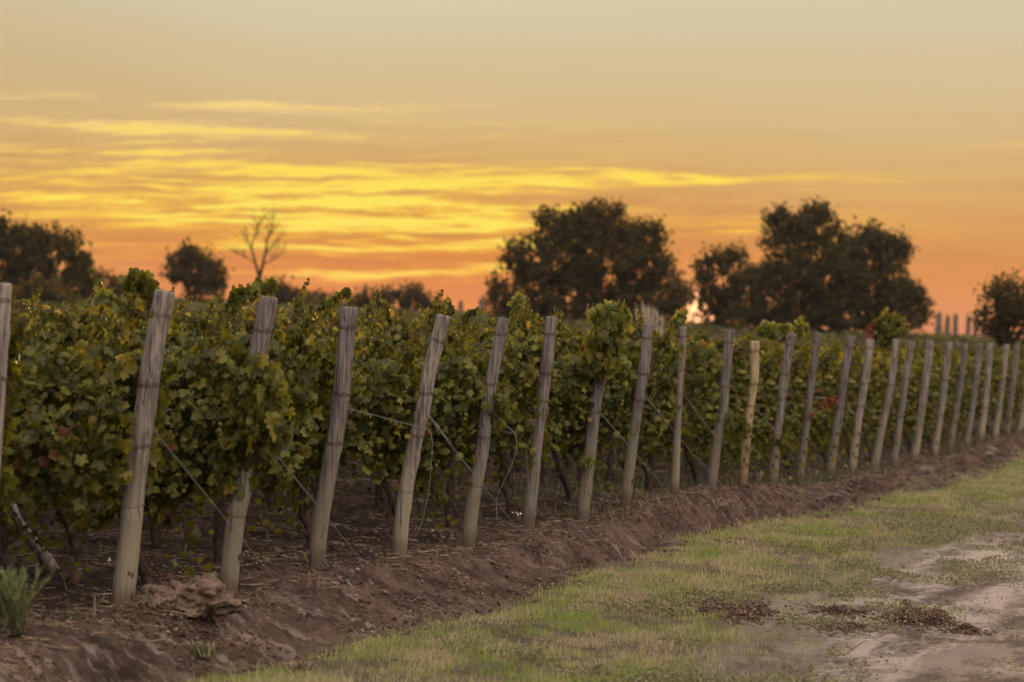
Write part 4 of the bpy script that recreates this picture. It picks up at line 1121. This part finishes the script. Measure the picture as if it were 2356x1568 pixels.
def heap(label, x, y, rs, rt, hh, n, seed, big=.028, name='soil_heap'):
    p = soil_px(x, y); s0, v0 = to_sv(p); r = np.random.default_rng(seed); mb = MB()
    a = r.random(n) * 6.28; q = np.abs(r.normal(0, .62, n)); cs_, cv_ = r.normal(0, .5, 7), r.normal(0, .5, 7); hj = .35 + .65 * r.random(7); ci = r.integers(0, 7, n)
    s = s0 + rs * (cs_[ci] + .6 * q * np.cos(a)); v = v0 + rt * (cv_[ci] + .6 * q * np.sin(a))
    z = ground_z(s, v) + hh * hj[ci] * np.exp(-q * q * 3.5) * (r.random(n) ** .5) * (.75 + .5 * vnoise3(s * 9, v * 9, s * 0))
    sz = .003 + big * .5 * r.random(n) ** 3.5
    for i in range(n):
        w = ICV * (1 + .35 * (r.random((len(ICV), 1)) - .5) * 2) * np.array([1, .7 + .5 * r.random(), .7])
        c, d = math.cos(a[i]), math.sin(a[i]); w = np.stack([w[:, 0] * c - w[:, 1] * d, w[:, 0] * d + w[:, 1] * c, w[:, 2]], -1) * sz[i]
        mb.add(w + np.array([s[i], v[i], z[i]]), ICF)
    o = obj(name, mb.mesh(name), M_CRUMB); o.matrix_world = FR; return tag(o, label, 'soil')
def mound():
    import bmesh
    p = soil_px(425, 1412); k = p.y / F; bm = bmesh.new()
    for j, (x, y, w, h) in enumerate([(365, 1378, 92, 58), (402, 1366, 66, 50), (462, 1368, 112, 74), (425, 1400, 80, 44), (505, 1388, 84, 46), (338, 1400, 76, 44), (375, 1410, 90, 44)]):
        c0 = at_depth(x, y, p.y + .05 * (j % 3)) - p; g = bmesh.ops.create_icosphere(bm, subdivisions=5, radius=1.0)
        for v in g['verts']:
            c = v.co.copy(); o = Vector((j * 3.1, 5, 0)); q = 1 + .5 * mnoise.fractal(c * 1.2 + o, .8, 2.1, 6) + .22 * abs(mnoise.noise(c * 3.4 + o)) + .06 * mnoise.noise(c * 11 + o)
            v.co = c0 + Vector((c.x * w * k * .5 * q, c.y * w * k * .45 * q, c.z * h * k * .55 * q))
    me = bpy.data.meshes.new('soil_mound'); bm.to_mesh(me); bm.free(); smooth(me)
    tag(obj('soil_mound', me, mat_plain('soil_block', (.125, .082, .062), .97, 0, .45, 14, 1.0), None, p), 'broken heap of brown soil between the two nearest posts, topping the bank', 'soil')
mound()
heap('loose crumbs of soil spilled down the bank under the broken mound', 420, 1425, .45, .35, .05, 1500, 15, .025, 'soil_crumbs')
heap('low dark heap of loose earth in the middle of the grass verge', 1775, 1395, .85, .45, .055, 7000, 5)
heap('crumbly brown heap of earth at the edge of the pale road', 2112, 1425, .45, .28, .08, 5000, 8)
#heap('small flat patch of crumbled earth left of the crumbly heap by the pale road', 2010, 1445, .35, .22, .04, 700, 9)
lump('soil_clod', 'single round brown clod lying on the pale road', 2086, 1384, 22, 14, 9, 1)
lump('soil_clod', 'dark brown clod on the shaded soil below the vines, left of the third whole post', 632, 1262, 30, 26, 10, 1)
lump('soil_clod', 'dark clod at the foot of the old slanting vine trunk', 168, 1330, 30, 26, 11, 1)
# forked stick on the road edge
def stick():
    base = soil_px(1950, 1505); mb = MB(); k = base.y / F
    f = lambda x, y: at_depth(x, y, base.y) - base
    tube(mb, [tuple(f(1945, 1512)), tuple(f(1955, 1500)), tuple(f(1962, 1494)), tuple(f(1950, 1487))], [.006, .006, .005, .003], 5)
    tube(mb, [tuple(f(1962, 1494)), tuple(f(1985, 1480)), tuple(f(1998, 1477))], [.005, .004, .003], 5)
    o = obj('forked_stick', mb.mesh('forked_stick', True), M_STRAW, None, base + Vector((0, 0, .01)))
    tag(o, 'small pale forked stick lying on the earth at the lower right', 'stick')
stick()
M_PETAL = mat_plain('white_petal', (.75, .74, .68), .6, 0, .1, 5, .1)
def flowers(label, x, y, n, hpx, seed, spread):
    p = soil_px(x, y + hpx); root = empty('white_flowers', p); r = np.random.default_rng(seed); st = MB(); fl = MB(); k = p.y / F
    for j in range(n):
        e = np.array([r.normal(0, spread * k), r.normal(0, .02), hpx * k * (.75 + .3 * r.random())])
        tube(st, [(e[0] * .3, 0, 0), (e[0] * .7, e[1], e[2] * .6), tuple(e)], .002, 4)
        m = 9; az = np.arange(m) * 6.28 / m; nr = np.stack([np.cos(az) * .4, np.sin(az) * .4 - .5, np.ones(m)], -1); tp = np.stack([np.cos(az), np.sin(az), np.zeros(m) + .2], -1)
        v, f = leaves(np.tile(e, (m, 1)), nr, tp, np.full(m, .009), r, False); fl.add(v, f)
    obj('stems', st.mesh('stems'), M_WEED, root); obj('petals', fl.mesh('petals'), M_PETAL, root)
    tag(root, label, 'flowers')
flowers('tiny white flowers on the dark soil left of the thickest post', 250, 1282, 3, 22, 1, 4)
flowers('small faded white flower heads on dry stalks left of the smooth pale post', 1195, 1178, 6, 24, 2, 9)

# ------------------------------------------------------------------ evening haze
def haze():
    me = bpy.data.meshes.new('haze'); lo = (-121, -401, -2.5); hi = (1701, 901, 24)
    V = [(x, y, z) for x in (lo[0], hi[0]) for y in (lo[1], hi[1]) for z in (lo[2], hi[2])]
    me.from_pydata(V, [], [(0, 1, 3, 2), (4, 6, 7, 5), (0, 4, 5, 1), (2, 3, 7, 6), (0, 2, 6, 4), (1, 5, 7, 3)])
    m = bpy.data.materials.new('haze_air'); m.use_nodes = True; m.node_tree.nodes.clear(); N = NT(m.node_tree)
    vol = N.new('ShaderNodeVolumePrincipled'); vol.inputs['Color'].default_value = (.92, .88, .92, 1)
    vol.inputs['Density'].default_value = HAZE; vol.inputs['Anisotropy'].default_value = 0.0
    out = N.new('ShaderNodeOutputMaterial'); m.node_tree.links.new(vol.outputs[0], out.inputs['Volume'])
    o = obj('haze', me, m); o.matrix_world = FR; tag(o, 'thin warm evening haze over the vineyard', kind='stuff')
HAZE = .00007
haze()
